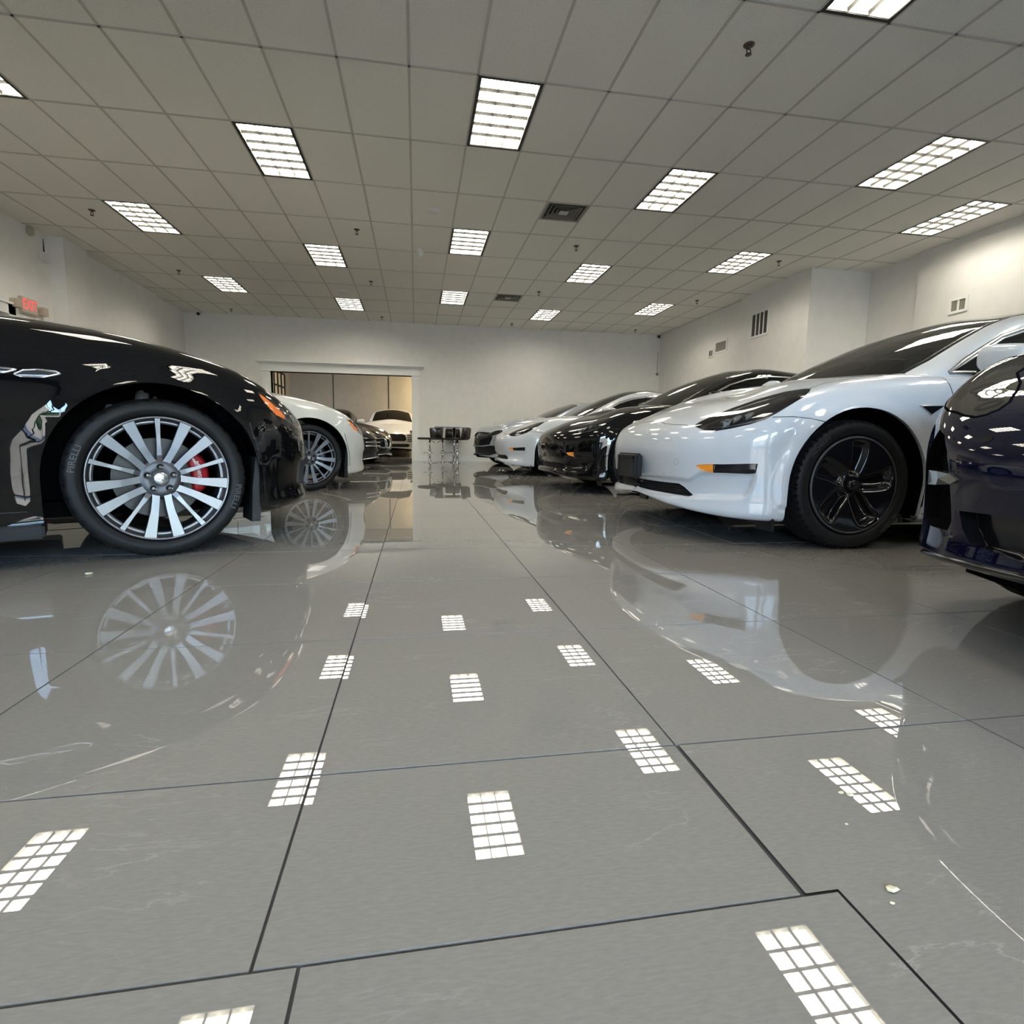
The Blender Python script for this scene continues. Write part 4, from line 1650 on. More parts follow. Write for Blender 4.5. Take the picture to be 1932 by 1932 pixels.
def saloon(label, loc, rz, paint, dark_wheels=False, full=True, name='luxury_saloon', dens=1.0):
    f = canopy_map(1.10, .10, 1.0, 1.0, .055)
    c = Car(name, label, NETG, paint, loc, rz, canopy=CANOPY3, cscale=f, dens=dens, flare=((0, .36, .415), (2.998, .36, .415)))
    c.arch(0.0, .36, .415)
    c.arch(2.998, .36, .415)
    c.cull(lambda p: .58 < p.x < 3.6 and abs(p.y) < .76 and p.z > .97)
    c.cut('marker_lamp', MKG, GN, ored_m, .0005, 0, pred=lambda p: p.x < 0)
    lamp(c, HLG, GN, bowl_m, .03, saloon_lamp_bits)
    # grille, side intakes
    g = [(-1, 0, .60), (-1, .22, .585), (-1, .33, .50), (-1, .30, .38), (-1, .18, .31), (-1, 0, .30)]
    gr = c.cut_mid('grille', g, (-1, 0, 0), gloss_m, -.03, -.03, pred=lambda p: p.x < -.5)
    if gr:
        b = bmesh.new()
        for k in range(-7, 8):
            y = k * .042
            hs = [c.base.bvh.ray_cast(Vector((-2, y, z)), Vector((1, 0, 0)))[0] for z in (.33, .45, .58)]
            tube(b, [h + Vector((.012, 0, 0)) for h in hs if h], .005, 6)
        link('grille_bar', b, satin_m, gr, smooth=True)
    c.cut('side_intake', [(-.84, .42, .42), (-.80, .52, .43), (-.70, .68, .42), (-.70, .68, .30), (-.80, .52, .27), (-.84, .42, .28)], (-.9, .4, 0), plastic_m, -.03, -.03, pred=lambda p: p.x < -.5)
    SW = glazing(c, f)
    c.seam([(-.377, .924, .62), (-.40, .924, .54), (-.435, .90, .403), (-.445, .892, .262)], (0, 1, 0), .007)
    c.seam([(.415, .93, .238), (1.0, .93, .236), (2.5, .93, .24)], (0, 1, 0), .006)
    c.seam([(.72, .85, .99), (.74, .93, .85), (.73, .93, .6), (.72, .93, .27)], (0, 1, 0), .005)
    c.seam([(1.85, .85, .99), (1.87, .93, .85), (1.86, .93, .6), (1.86, .93, .27)], (0, 1, 0), .005)
    # raised character line over the arch and hood edge
    c.seam([(-.40, .80, .84), (-.25, .79, .90), (0, .785, .955), (.3, .78, .992), (.6, .78, 1.005)], (0, .3, 1), .006, h=.0008)
    fender_vents(c)
    for sd in (1, -1):
        b = bmesh.new()
        vs = box(b, .415, 2.57, sd * .82 - .12, sd * .82 + .12, .125, .170)
        for v in vs:
            if abs(v.co.y) > .85 and v.co.z > .15: v.co.y = sd * .945; v.co.z = .185
        bmesh.ops.bevel(b, geom=list(b.edges), offset=.008, segments=2, affect='EDGES')
        link('side_skirt', b, plastic_m, c.root)
        # mud flap and liner in front of the wheel
        b = bmesh.new()
        pr = [(-.375, .13), (-.385, .30), (-.405, .45), (-.425, .45), (-.425, .30), (-.415, .13)]
        for y in (sd * .70, sd * .905):
            pass
        a = [b.verts.new((x, sd * .70, z)) for x, z in pr]
        d = [b.verts.new((x, sd * .900, z)) for x, z in pr]
        b.faces.new(a); b.faces.new(d[::-1])
        for i in range(6):
            b.faces.new((a[i], a[(i + 1) % 6], d[(i + 1) % 6], d[i]))
        bmesh.ops.recalc_face_normals(b, faces=b.faces)
        link('mud_flap', b, plastic_m, c.root)
        # suspension strut seen above the tyre
        b = bmesh.new()
        tube(b, [(.055, sd * .74, .60), (.040, sd * .745, .70), (.035, sd * .75, .745)], [.034, .030, .026], 12)
        tube(b, [(.04, sd * .60, .74), (.04, sd * .77, .742)], .012, 8)
        tube(b, [(.19, sd * .60, .60), (.16, sd * .76, .67)], .018, 8)
        tube(b, [(.05, sd * .70, .60), (-.02, sd * .70, .73)], .008, 8)
        link('suspension_strut', b, strut_m, c.root)
        for x in (0, 2.998):
            w = wheel_lux(c.root, (x, .808 * sd, .356), sd, dark=dark_wheels, R=.356, rim=.276, seg=int(192 * dens) // 4 * 4, detail=(x == 0 and sd > 0 and full))
            if x == 0 and sd > 0:
                caliper(w, .245, 171, 1, red_m if not dark_wheels else alloyd_m, 'Maserati' if not dark_wheels else None)
                if full:
                    for txt, a0 in (('PIRELLI', 17), ('PIRELLI', 197)):
                        bb = arc_text(txt, .318, .034, .245 / 2 + .0026, math.radians(a0), stretch=1.15)
                        link('tyre_lettering', bb, rubber2_m, w)
    mirrors(c, .92, 1.0, 1.06, paint)
    seats(c.root, 1.3)
    c.underbody([(-.60, 0), (-.58, .3), (-.54, .6), (-.47, .72), (-.44, .60), (.44, .60), (.46, .80), (2.5, .80), (2.55, .6), (3.5, .6), (3.9, .5), (3.95, 0)])
    c.finish()
    return c


# ------------------------------------------------------------------ where the cars stand
def pose_side(contact, th, hy=.93):
    """car facing right: hub contact seen by the camera, heading th degrees away"""
    t = math.radians(th)
    r = Vector((math.sin(t), -math.cos(t), 0))
    C = Vector((contact[0], contact[1], 0)) - r * hy
    return (C.x, C.y), math.pi + t


loc, rz = pose_side((-1.126, 2.706), 28)
saloon('glossy black luxury saloon with red brake caliper, nearest car on the left', loc, rz, black_p)
loc, rz = pose_side((-1.075, 5.96), 27, .90)
c = saloon('white luxury saloon with orange marker lamp parked behind the nearest black one', loc, rz, cream_p, dark_wheels=True, dens=.7)
c.root.scale = (.97, .97, .97)
sedan('white electric sedan with black wheel covers, second car from the right edge', (2.27, 3.455), 0, white_p, bracket=True, lettering=True, dens=1.5)
sedan('black electric sedan with amber bumper lamp, between two white sedans', (2.325, 6.35), 0, black_p, dens=.7)
sedan('farther white electric sedan parked beyond the black one on the right', (2.20, 9.35), 0, white_p, dens=.5)

saloon('added black luxury saloon beside the camera, out of view, to darken reflections', (-3.05, .45), math.pi + math.radians(28), black_p, full=False, dens=.4)  # added out of view to darken reflections in the nearest saloon's side

# ------------------------------------------------------------------ two dark saloons at the end of the left row
NETD = [[(x * .98, y * .97, z * .96) for x, y, z in r] for r in NETG]


def dark_saloon(label, nose, th, kind, paint, sc=.93):
    t = math.radians(th)
    hd = Vector((math.cos(t), math.sin(t)))
    loc = Vector(nose) - hd * .87 * sc
    f = canopy_map(1.08, .10, .97, 1.0, .02)
    c = Car('dark_saloon', label, NETD, paint, loc, math.pi + t, canopy=CANOPY3, cscale=f, dens=.5)
    c.root.scale = (sc, sc, sc)
    c.arch(0, .35, .39); c.arch(2.94, .35, .39)
    c.cull(lambda p: .6 < p.x < 3.5 and abs(p.y) < .73 and p.z > .93)
    lamp(c, [(-.50, .80, .73), (-.64, .62, .70), (-.74, .46, .655), (-.76, .46, .60), (-.68, .64, .61), (-.52, .82, .655)], GN, lamp_dark, .02, None)
    if kind == 'bars':
        g = [(-1, 0, .59), (-1, .40, .575), (-1, .48, .50), (-1, .44, .40), (-1, 0, .38)]
    else:
        g = [(-1, .03, .60), (-1, .30, .585), (-1, .34, .50), (-1, .28, .40), (-1, .03, .38)]
    if kind == 'bars':
        gr = c.cut_mid('grille', g, (-1, 0, 0), gloss_m, -.03, -.03, pred=lambda p: p.x < -.4)
        b = bmesh.new()
        for z in (.45, .52):
            tube(b, [Vector((-.885 + .25 * y * y * 2, y, z)) for y in [-.42 + .06 * k for k in range(15)]], .012, 6)
        link('grille_bar', b, chrome_m, gr or c.root, smooth=True)
    else:
        c.cut('grille', g, (-1, 0, 0), gloss_m, -.03, -.03, pred=lambda p: p.x < -.4)
        c.seam(g, (-1, 0, 0), .022, chrome_m, name='grille_surround', h=.012, closed=True)
    c.cut_mid('lower_intake', [(-1, 0, .34), (-1, .55, .34), (-1, .60, .25), (-1, 0, .24)], (-1, 0, 0), plastic_m, -.03, -.03, pred=lambda p: p.x < -.3)
    c.seam([(-.84, 0, .235), (-.78, .3, .215), (-.70, .55, .20), (-.6, .74, .19)], (-1, .3, 0), .02, satin_m, name='splitter', h=.014)
    glazing(c, f)
    for sd in (1, -1):
        for x in (0, 2.94):
            wheel_lux(c.root, (x, .78 * sd, .345), sd, dark=True, R=.345, rim=.25, seg=64, detail=False)
    mirrors(c, .92, .97, 1.03, paint)
    c.underbody([(-.78, 0), (-.7, .5), (-.44, .6), (.44, .6), (.46, .78), (2.4, .78), (2.55, .6), (3.4, .6), (3.8, .5), (3.85, 0)], .18)
    c.finish()


dark_saloon('black saloon with chrome bars across its grille, behind the white saloon', (-.70, 10.3), -14, 'bars', black_p)
dark_saloon('dark saloon with chrome-rimmed grille, last before the cased opening', (-.66, 12.55), -26, 'kidney', navy2_p)

# ------------------------------------------------------------------ silver coupe at the end of the right row
NETM = []
for i, r in enumerate(NETG):
    q = []
    for x, y, z in r:
        k = smooth01((z - .55) / .3)
        xx = x - (.06 * k if x < -.2 else 0)
        q.append((xx, y * .985, z * .99 + (.045 * smooth01((.3 - x) / 1.0) * k)))
    NETM.append(q)
f = canopy_map(1.02, .10, .96, .93, .04)
silver_hood = None
c = Car('silver_coupe', 'silver coupe with a big black grille, farthest car on the right', NETM, silver_p, (2.13, 12.28), math.radians(10), canopy=CANOPY3, cscale=f, dens=.55)
c.arch(0, .35, .40); c.arch(2.72, .35, .40)
c.cull(lambda p: .6 < p.x < 3.4 and abs(p.y) < .72 and p.z > .95)
lamp(c, [(-.50, .80, .745), (-.66, .66, .745), (-.74, .56, .72), (-.76, .56, .65), (-.70, .66, .64), (-.54, .83, .69)], GN, lamp_dark, .02, None)
gr = c.cut_mid('grille', [(-1, 0, .735), (-1, .56, .71), (-1, .67, .62), (-1, .60, .46), (-1, .30, .43), (-1, 0, .43)], (-1, 0, 0), gloss_m, -.03, -.03, pred=lambda p: p.x < -.3)
c.cut_mid('lower_intake', [(-1, 0, .415), (-1, .40, .415), (-1, .60, .44), (-1, .76, .44), (-1, .76, .28), (-1, .6, .235), (-1, 0, .225)], (-1, 0, 0), plastic_m, -.03, -.03, pred=lambda p: p.x < -.3)
glazing(c, f)
c.seam([(-.377, .924, .62), (-.42, .91, .45), (-.445, .892, .262)], (0, 1, 0), .010)
for sd in (1, -1):
    for x in (0, 2.72):
        wheel_lux(c.root, (x, .79 * sd, .345), sd, dark=True, R=.345, rim=.25, seg=64, detail=False)
mirrors(c, .88, .97, 1.03, silver_p)
c.underbody([(-.80, 0), (-.7, .5), (-.44, .6), (.44, .6), (.46, .78), (2.3, .78), (2.35, .6), (3.4, .6), (3.8, .5), (3.85, 0)], .18)
c.finish()

# ------------------------------------------------------------------ navy sports saloon cut by the right edge
NETB = [
    col(-.920, 0, -1, 0, .23, (.02, .02, .015, 0, .0), (-.84, 0, .64), (-.40, .80), (.03, .02)),
    col(-.895, .30, -1, .1, .23, (.02, .02, .015, 0, .0), (-.81, .30, .65), (-.34, .81), (.03, .02)),
    col(-.825, .56, -.9, .4, .225, (.01, .015, .01, 0, .0), (-.72, .53, .68), (-.22, .83), (.03, .02)),
    col(-.690, .755, -.75, .65, .215, (.01, .01, .005, 0, .004), (-.575, .685, .735), (-.08, .86), (.025, .018)),
    col(-.515, .885, -.5, .85, .19, (.01, .01, .005, 0, .006), (-.42, .755, .815), (.06, .89), (.012, .010)),
    col(-.33, .945, -.15, 1, .165, (.02, .01, .0, 0, .008), (-.27, .775, .880), (.18, .92), (.0, .005)),
    col(0.0, .965, 0, 1, .16, (.02, .01, 0, 0, .01), (0, .78, .915), (.30, .95), (0, .005)),
    col(.28, .955, 0, 1, .16, (.02, .02, .01, 0, .01), (.24, .785, .925), (.42, .97), (0, .004)),
    col(.62, .935, 0, 1, .15, (.0, .02, .01, 0, .01), (.62, .795, .93), (.62, .96), (.0, .0)),
    col(1.2, .930, 0, 1, .15, (.0, .02, .01, 0, .01), (1.2, .80, .94), (1.2, .97), (.0, .0)),
    col(2.1, .935, 0, 1, .15, (.0, .02, .01, 0, .01), (2.1, .80, .96), (2.1, .99), (.0, .0)),
    col(2.9, .965, 0, 1, .17, (.02, .01, 0, 0, .01), (2.9, .79, .98), (2.9, 1.0), (.0, .0)),
    col(3.5, .90, .3, .9, .22, OG, (3.5, .70, 1.0), (3.4, 1.01)),
    col(3.8, .55, .95, .3, .26, OG, (3.7, .45, 1.0), (3.6, 1.01)),
    col(3.85, 0, 1, 0, .26, OG, (3.75, 0, 1.0), (3.62, 1.01))]
BL = (2.28, .75)
CRUMBS = [(0.664, 0.714, 0.0032, 'small pale crumb, left one of the pair on the floor at lower right'),
          (0.674, 0.707, 0.0042, 'pointed pale crumb, right one of the pair on the floor at lower right'),
          (0.617, 0.648, 0.0018, 'tiny white speck on the floor below the pair of pale crumbs'),
          (0.582, 0.533, 0.0052, 'largest pale crumb beside the corner of the floor joint'),
          (0.565, 0.515, 0.0020, 'tiny white speck just below the largest crumb'),
          (-1.278, 2.386, 0.010, 'pale scrap on the floor in front of the black car tyre')]
f = canopy_map(1.05, .06, .98, .98, -.02)
c = Car('sports_saloon', 'navy blue sports saloon cut by the right edge of the picture', NETB, blue_p, (BL[0], BL[1]), 0, canopy=CANOPY3, cscale=f, dens=1.1, flare=((0, .36, .405), (2.95, .36, .405)))
c.arch(0, .36, .405); c.arch(2.95, .36, .405)
c.cull(lambda p: .6 < p.x < 3.5 and abs(p.y) < .74 and p.z > .89)
HLB = [(-0.735, 0.632, 0.650), (-0.767, 0.58, 0.638), (-0.791, 0.529, 0.632), (-0.795, 0.498, 0.636), (-0.784, 0.474, 0.649), (-0.75, 0.477, 0.669), (-0.662, 0.531, 0.707), (-0.59, 0.584, 0.735), (-0.534, 0.636, 0.757), (-0.494, 0.672, 0.775), (-.44, .69, .805), (-.36, .74, .835), (-.31, .80, .825), (-.38, .865, .765), (-.50, .83, .700), (-.62, .75, .665), (-.69, .69, .655)]
BNV = (-.75, .45, .45)


def sport_lamp_bits(c, o, sd):
    b = bmesh.new()
    for p in ((-.60, .64, .712), (-.68, .58, .680), (-.52, .72, .735)):
        q, nn = on_base(c.base, p, BNV, sd, -.020)
        u = nn.orthogonal().normalized(); v = nn.cross(u)
        tube(b, [q + (u * math.cos(a) + v * math.sin(a)) * .030 for a in [2 * math.pi * k / 20 for k in range(21)]], .004, 6, cap=False)
        pass
    link('reflector', b, lamp_dark, o, smooth=True)


grey_bowl = mat('smoked_lamp_bowl', (0.13, 0.125, 0.105), 0.4)
lamp(c, HLB, BNV, grey_bowl, .03, sport_lamp_bits)
c.seam(HLB, BNV, .007, under_m, closed=True, name='lamp_seal', h=.002)
DU = [(-.745, .672, .602), (-.780, .620, .585), (-.815, .575, .54), (-.827, .557, .50), (-.828, .547, .44), (-.822, .540, .39), (-.820, .535, .345), (-.812, .548, .318), (-.765, .645, .316), (-.73, .70, .335), (-.715, .715, .40), (-.715, .715, .50)]
BN = (-.85, .5, 0)
for o in c.cut('air_intake', DU, BN, under_m, -.035, -.035, pred=lambda p: p.x < -.4):
    pass
for sd in (1, -1):
    b = bmesh.new()
    tri = [(-.76, .655, .482), (-.805, .600, .482), (-.838, .535, .478), (-.852, .505, .464), (-.838, .535, .450), (-.80, .605, .443), (-.755, .66, .440)]
    A = [on_base(c.base, p, BN, sd, .004) for p in tri]
    lo = [b.verts.new(q - n * .022) for q, n in A]
    hi = [b.verts.new(q + n * .004) for q, n in A]
    mid = b.verts.new(sum((q + n * .010 for q, n in A), Vector()) / len(A))
    k = len(A)
    for i in range(k):
        b.faces.new((lo[i], lo[(i + 1) % k], hi[(i + 1) % k], hi[i]))
        b.faces.new((hi[i], hi[(i + 1) % k], mid))
    bmesh.ops.recalc_face_normals(b, faces=b.faces)
    tag(link('daytime_lamp', b, mat('clear_lamp_%d' % sd, (.16, .18, .17), .15, metal=.6, coat=1.0), c.root), 'clear pointed lamp in the corner intake')
LOWB = [(-.91, 0, .390), (-.882, .306, .387), (-.857, .428, .383), (-.836, .505, .380), (-.845, .49, .335), (-.852, .455, .300), (-.881, .30, .285), (-.91, 0, .282)]
c.cut_mid('lower_grille', LOWB, (-1, 0, 0), gloss_m, -.04, -.04, pred=lambda p: p.x < -.4)
c.seam([(-.90, 0, .250), (-.884, .289, .250), (-.866, .392, .247), (-.838, .501, .243), (-.794, .606, .238), (-.755, .67, .234)], (-1, .3, 0), .016, gloss_m, name='splitter', h=.010)
c.seam([(-.80, 0, .665), (-.79, .3, .668), (-.74, .44, .675)], (-1, 0, 1), .005)
for sd in (1, -1):
    q, nn = on_base(c.base, (-.853, .441, .571), (-1, .3, 0), sd, .001)
    b = bmesh.new()
    u = Vector((0, 1, 0)); u = (u - nn * u.dot(nn)).normalized(); v = nn.cross(u)
    vs = [b.verts.new(q + u * .022 * math.cos(a) + v * .010 * math.sin(a)) for a in [2 * math.pi * k / 20 for k in range(20)]]
    b.faces.new(vs)
    bmesh.ops.recalc_face_normals(b, faces=b.faces)
    link('washer_cap', b, gloss_m, c.root)
glazing(c, f)
for sd in (1, -1):
    for x in (0, 2.95):
        wheel_lux(c.root, (x, .80 * sd, .352), sd, dark=True, R=.352, rim=.265, seg=192 if x == 0 else 64, detail=False)
mirrors(c, .92, .99, 1.0, blue_p)
seats(c.root, 1.3)
c.underbody([(-.84, 0), (-.80, .3), (-.70, .58), (-.50, .64), (-.44, .60), (.44, .60), (.46, .80), (2.5, .80), (2.55, .6), (3.3, .6), (3.7, .5), (3.75, 0)], .19)
c.finish()

# ------------------------------------------------------------------ white off-roader facing us in the next room
NETS = []
for r in NETG:
    q = []
    for x, y, z in r:
        zz = .20 + (z - .16) * 1.0 + .03 * smooth01((z - .45) / .5)
        q.append((x * (.98 if x < 0 else .95), y * .99, zz))
    NETS.append(q)


def suv(label, loc, rz, paint):
    f = canopy_map(1.02, .10, .98, 1.15, .07)
    c = Car('sport_utility_car', label, NETS, paint, loc, rz, canopy=CANOPY3, cscale=f, dens=.6)
    c.arch(0, .37, .42); c.arch(2.81, .37, .42)
    c.cull(lambda p: .6 < p.x < 3.3 and abs(p.y) < .74 and p.z > 1.02)
    c.cut('headlight', [(-.6, .56, .805), (-.5, .70, .835), (-.45, .82, .82), (-.45, .86, .76), (-.5, .80, .70), (-.6, .66, .69), (-.62, .56, .72)], (-1, .2, 0), lamp_dark, -.015, -.015, pred=lambda p: p.x < .1)
    for sd in (1, -1):
        q, nn = on_base(c.base, (-.6, .70, .765), (-1, .2, 0), sd, .0)
        b = bmesh.new()
        bmesh.ops.create_uvsphere(b, u_segments=16, v_segments=10, radius=.045, matrix=Matrix.Translation(q - nn * .02))
        link('projector_lens', b, chrome_m, c.root, smooth=True)
    g = c.cut_mid('grille', [(-1, 0, .70), (-1, .34, .70), (-1, .42, .66), (-1, .46, .53), (-1, .40, .48), (-1, 0, .48)], (-1, 0, 0), plastic_m, -.03, -.03, pred=lambda p: p.x < -.3)
    c.cut_mid('lower_intake', [(-1, 0, .40), (-1, .50, .40), (-1, .56, .36), (-1, .50, .30), (-1, 0, .30)], (-1, 0, 0), plastic_m, -.03, -.03, pred=lambda p: p.x < -.3)
    for k, z in enumerate((.68, .62, .56, .50)):
        c.cut('side_intake', [(-1, .52, z), (-.8, .80, z + .01), (-.8, .80, z - .03), (-1, .54, z - .03)], (-1, .2, 0), plastic_m, -.02, -.02, pred=lambda p: p.x < -.1)
    glazing(c, f, pane_d)
    for sd in (1, -1):
        for x in (0, 2.81):
            wheel_lux(c.root, (x, .80 * sd, .365), sd, dark=True, R=.365, rim=.26, seg=64, detail=False)
    mirrors(c, .86, 1.02, 1.10, paint, 1.15)
    c.underbody([(-.78, 0), (-.7, .5), (-.5, .66), (-.44, .6), (.44, .6), (.46, .78), (2.3, .78), (2.45, .6), (3.3, .6), (3.6, .5), (3.65, 0)], .21, .30)
    c.finish()
    return c


suv('white off-road car facing the camera in the room beyond the opening', (-.76, 18.2), math.radians(91), cream_p)
suv('black off-road car behind the others, left of the white one facing us', (-2.95, 19.0), math.radians(88), black_p)

# ------------------------------------------------------------------ bar table and stools


def bar_stool(x, y, rz, label, group='black bar stools round the high table'):
    t = thing('bar_stool', label, 'stool', (x, y, 0), rz, group)
    b = bmesh.new()
    lathe(b, [(0, .030), (.03, .028), (.08, .018), (.17, .010), (.195, .004), (.197, 0)], 40)
    link('base', b, chrome_m, t)
    b = bmesh.new()
    tube(b, [(0, 0, .02), (0, 0, .33)], .028, 16)
    tube(b, [(0, 0, .33), (0, 0, .545)], .019, 16)
    lathe(b, [(.03, .33), (.034, .32), (.034, .30), (.03, .29)], 20)
    link('pole', b, chrome_m, t)
    b = bmesh.new()
    tube(b, [(.02, 0, .235)] + [(.12 + .10 * math.cos(a), .11 * math.sin(a), .235) for a in [math.pi * (1 - k / 8) for k in range(-2, 3)]][:0] + [(.15 * math.cos(a) + .02, .13 * math.sin(a), .235) for a in [math.radians(-90 + 180 * k / 10) for k in range(11)]] + [(.02, .02, .235)], .008, 8)
    link('footrest', b, chrome_m, t)
    b = bmesh.new()
    tube(b, [(0, 0, .535), (-.03, .10, .50), (-.035, .13, .475)], [.006, .006, .010], 8)
    link('height_lever', b, plastic_m, t)
    b = bmesh.new()
    vs = box(b, -.20, .23, -.20, .20, .545, .595)
    bmesh.ops.bevel(b, geom=list(b.edges), offset=.018, segments=3, affect='EDGES')
    link('seat', b, leather_m, t, smooth=True)
    b = bmesh.new()
    vs = box(b, -.235, -.19, -.20, .20, .56, .83)
    for v in vs:
        if v.co.z > .7: v.co.x -= .045; v.co.y *= .92
    bmesh.ops.bevel(b, geom=list(b.edges), offset=.016, segments=3, affect='EDGES')
    link('backrest', b, leather_m, t, smooth=True)
    return t


bar_stool(.320, 13.30, math.radians(218), 'leftmost black bar stool with its seat pointing left, by the white wall')
bar_stool(.643, 13.75, math.radians(40), 'black bar stool tucked under the left side of the high table')
bar_stool(.933, 14.20, math.radians(270), 'black bar stool half hidden behind the high table')
bar_stool(.963, 13.20, math.radians(145), 'rightmost black bar stool in front of the high table, back turned right')
t = thing('high_table', 'round-cornered black high table on a chrome pole by the far wall', 'table', (.86, 13.70, 0))
b = bmesh.new()
vs = box(b, -.42, .42, -.30, .30, .835, .855)
bmesh.ops.bevel(b, geom=[e for e in b.edges if abs(e.verts[0].co.z - e.verts[1].co.z) > .01], offset=.08, segments=6, affect='EDGES')
link('tabletop', b, gloss_m, t)
b = bmesh.new(); tube(b, [(.06, 0, .02), (.06, 0, .835)], .030, 20); link('pole', b, chrome_m, t)
b = bmesh.new(); lathe(b, [(0, .03), (.04, .028), (.10, .016), (.22, .008), (.225, 0)], 40, c=(.06, 0, 0)); link('base', b, chrome_m, t)

# ------------------------------------------------------------------ ceiling fittings


def diffuser(c_, r_, label):
    cx, cy = GX + (c_ + .5) * TW, GY + (r_ + .25) * TD
    t = thing('air_diffuser', label, 'vent', (cx, cy, CZ), group='square ceiling air diffusers')
    h = TW / 2 - .012

    def ring(b, a0, z0, a1, z1):
        q = [(-1, -1), (1, -1), (1, 1), (-1, 1)]
        A = [b.verts.new((a0 * x, a0 * y, z0)) for x, y in q]; B = [b.verts.new((a1 * x, a1 * y, z1)) for x, y in q]
        for i in range(4): b.faces.new((A[i], A[(i + 1) % 4], B[(i + 1) % 4], B[i]))
    b = bmesh.new()
    ring(b, h, .0, h - .03, -.004); ring(b, h - .03, -.004, h - .035, .03)
    link('frame', b, vent_m, t)
    for a in (.195, .145, .095):
        b = bmesh.new()
        ring(b, a, -.012, a - .035, .030)
        ring(b, a, -.012, a + .006, -.008)
        link('louver', b, vent_m, t)
    b = bmesh.new(); box(b, -.055, .055, -.055, .055, -.012, -.006); link('centre_plate', b, tbar_m, t)
    b = bmesh.new(); box(b, -h, h, -h, h, .05, .055); link('duct', b, ventd_m, t)


diffuser(2, 2, 'square ceiling air diffuser right of the central column of lights')
diffuser(2, 6, 'small far air diffuser beside the farthest central light')

SL = {0: 'right of the nearest bright light, closest to the camera', }
spr = [(2.40, 4.06, 'red-brown sprinkler head closest to the camera at upper right'),
       (-4.11, 8.40, 'sprinkler head left of the leftmost full ceiling light'),
       (-.79, 8.36, 'sprinkler head left of the round smoke detector'),
       (2.36, 8.34, 'sprinkler head below the nearer square air diffuser'),
       (5.67, 8.32, 'sprinkler head right of the light before the wall bump-out'),
       (-4.08, 11.0, 'sprinkler head left of the far light near the left wall'),
       (-.80, 10.94, 'sprinkler head above the farthest light over the opening'),
       (2.37, 10.94, 'sprinkler head up right of the far air diffuser'),
       (5.63, 10.85, 'sprinkler head right of the small far light near the corner'),
       (-4.12, 13.95, 'tiny far sprinkler head near the left end of the far wall'),
       (-.78, 13.97, 'tiny far sprinkler head above the cased opening'),
       (2.36, 13.97, 'tiny far sprinkler head above the bar stools'),
       (5.57, 13.93, 'tiny far sprinkler head near the right end of the far wall')]
brass_m = mat('bronze_sprinkler', (.10, .065, .05), .4, metal=.5)
p0 = None
for x, y, lab in spr:
    if p0 is None:
        p0 = thing('sprinkler_head', lab, 'sprinkler', (x, y, CZ), group='sprinkler heads in the ceiling')
        b = bmesh.new(); lathe(b, [(.040, .001), (.038, -.006), (.020, -.012), (0, -.012)], 24); link('escutcheon', b, brass_m, p0)
        b = bmesh.new()
        tube(b, [(0, 0, 0), (0, 0, -.03)], .010, 10)
        tube(b, [(-.014, 0, -.028), (-.016, 0, -.045), (0, 0, -.062)], .004, 6)
        tube(b, [(.014, 0, -.028), (.016, 0, -.045), (0, 0, -.062)], .004, 6)
        lathe(b, [(0, -.064), (.022, -.064), (.022, -.067), (0, -.067)], 16)
        link('nozzle', b, brass_m, p0)
    else:
        o = copy_tree(p0); o.location = (x, y, CZ); o['label'] = lab
for x, y, r, lab in ((.24, 7.49, .085, 'round white smoke detector on the ceiling, left of the central light'),
                     (-1.39, 11.76, .10, 'flat white round disc on the ceiling above the far left light'),
                     (2.91, 11.78, .10, 'flat pale round disc on the ceiling right of the far diffuser')):
    b = bmesh.new()
    lathe(b, [(r, .001), (r, -.012), (r * .93, -.024), (r * .55, -.034), (0, -.036)], 36)
    tag(link('smoke_detector', b, white_m, loc=(x, y, CZ)), lab, 'detector', 'round ceiling detectors')
t = thing('motion_sensor', 'small white motion sensor dome hanging between the ceiling lights', 'sensor', (.07, 8.98, CZ))
b = bmesh.new(); lathe(b, [(.05, .001), (.05, -.02), (.045, -.03), (0, -.03)], 24); link('mount', b, white_m, t)
b = bmesh.new(); lathe(b, [(.055, -.03), (.052, -.08), (.03, -.115), (0, -.12)], 24, c=(.01, -.01, 0)); link('dome', b, white_m, t)


# ------------------------------------------------------------------ wall fittings
def wall_vent(name, x, y0, y1, z0, z1, n, label, solid=False):
    t = thing(name, label, 'vent', (x, (y0 + y1) / 2, z0), group='wall vents on the right')
    h = (y1 - y0) / 2; H = z1 - z0
    b = bmesh.new()
    e = .035
    box(b, -.015, .0, -h - e, h + e, -e, 0); box(b, -.015, .0, -h - e, h + e, H, H + e)
    box(b, -.015, .0, -h - e, -h, 0, H); box(b, -.015, .0, h, h + e, 0, H)
    link('frame', b, trim_m, t)
    b = bmesh.new(); box(b, -.002, -.001, -h, h, 0, H); link('grille', b, ventd_m if not solid else vent_m, t)
    for k in range(1, n):
        b = bmesh.new(); y = -h + 2 * h * k / n
        box(b, -.012, -.001, y - .012, y + .012, 0, H)
        link('bar', b, trim_m, t)


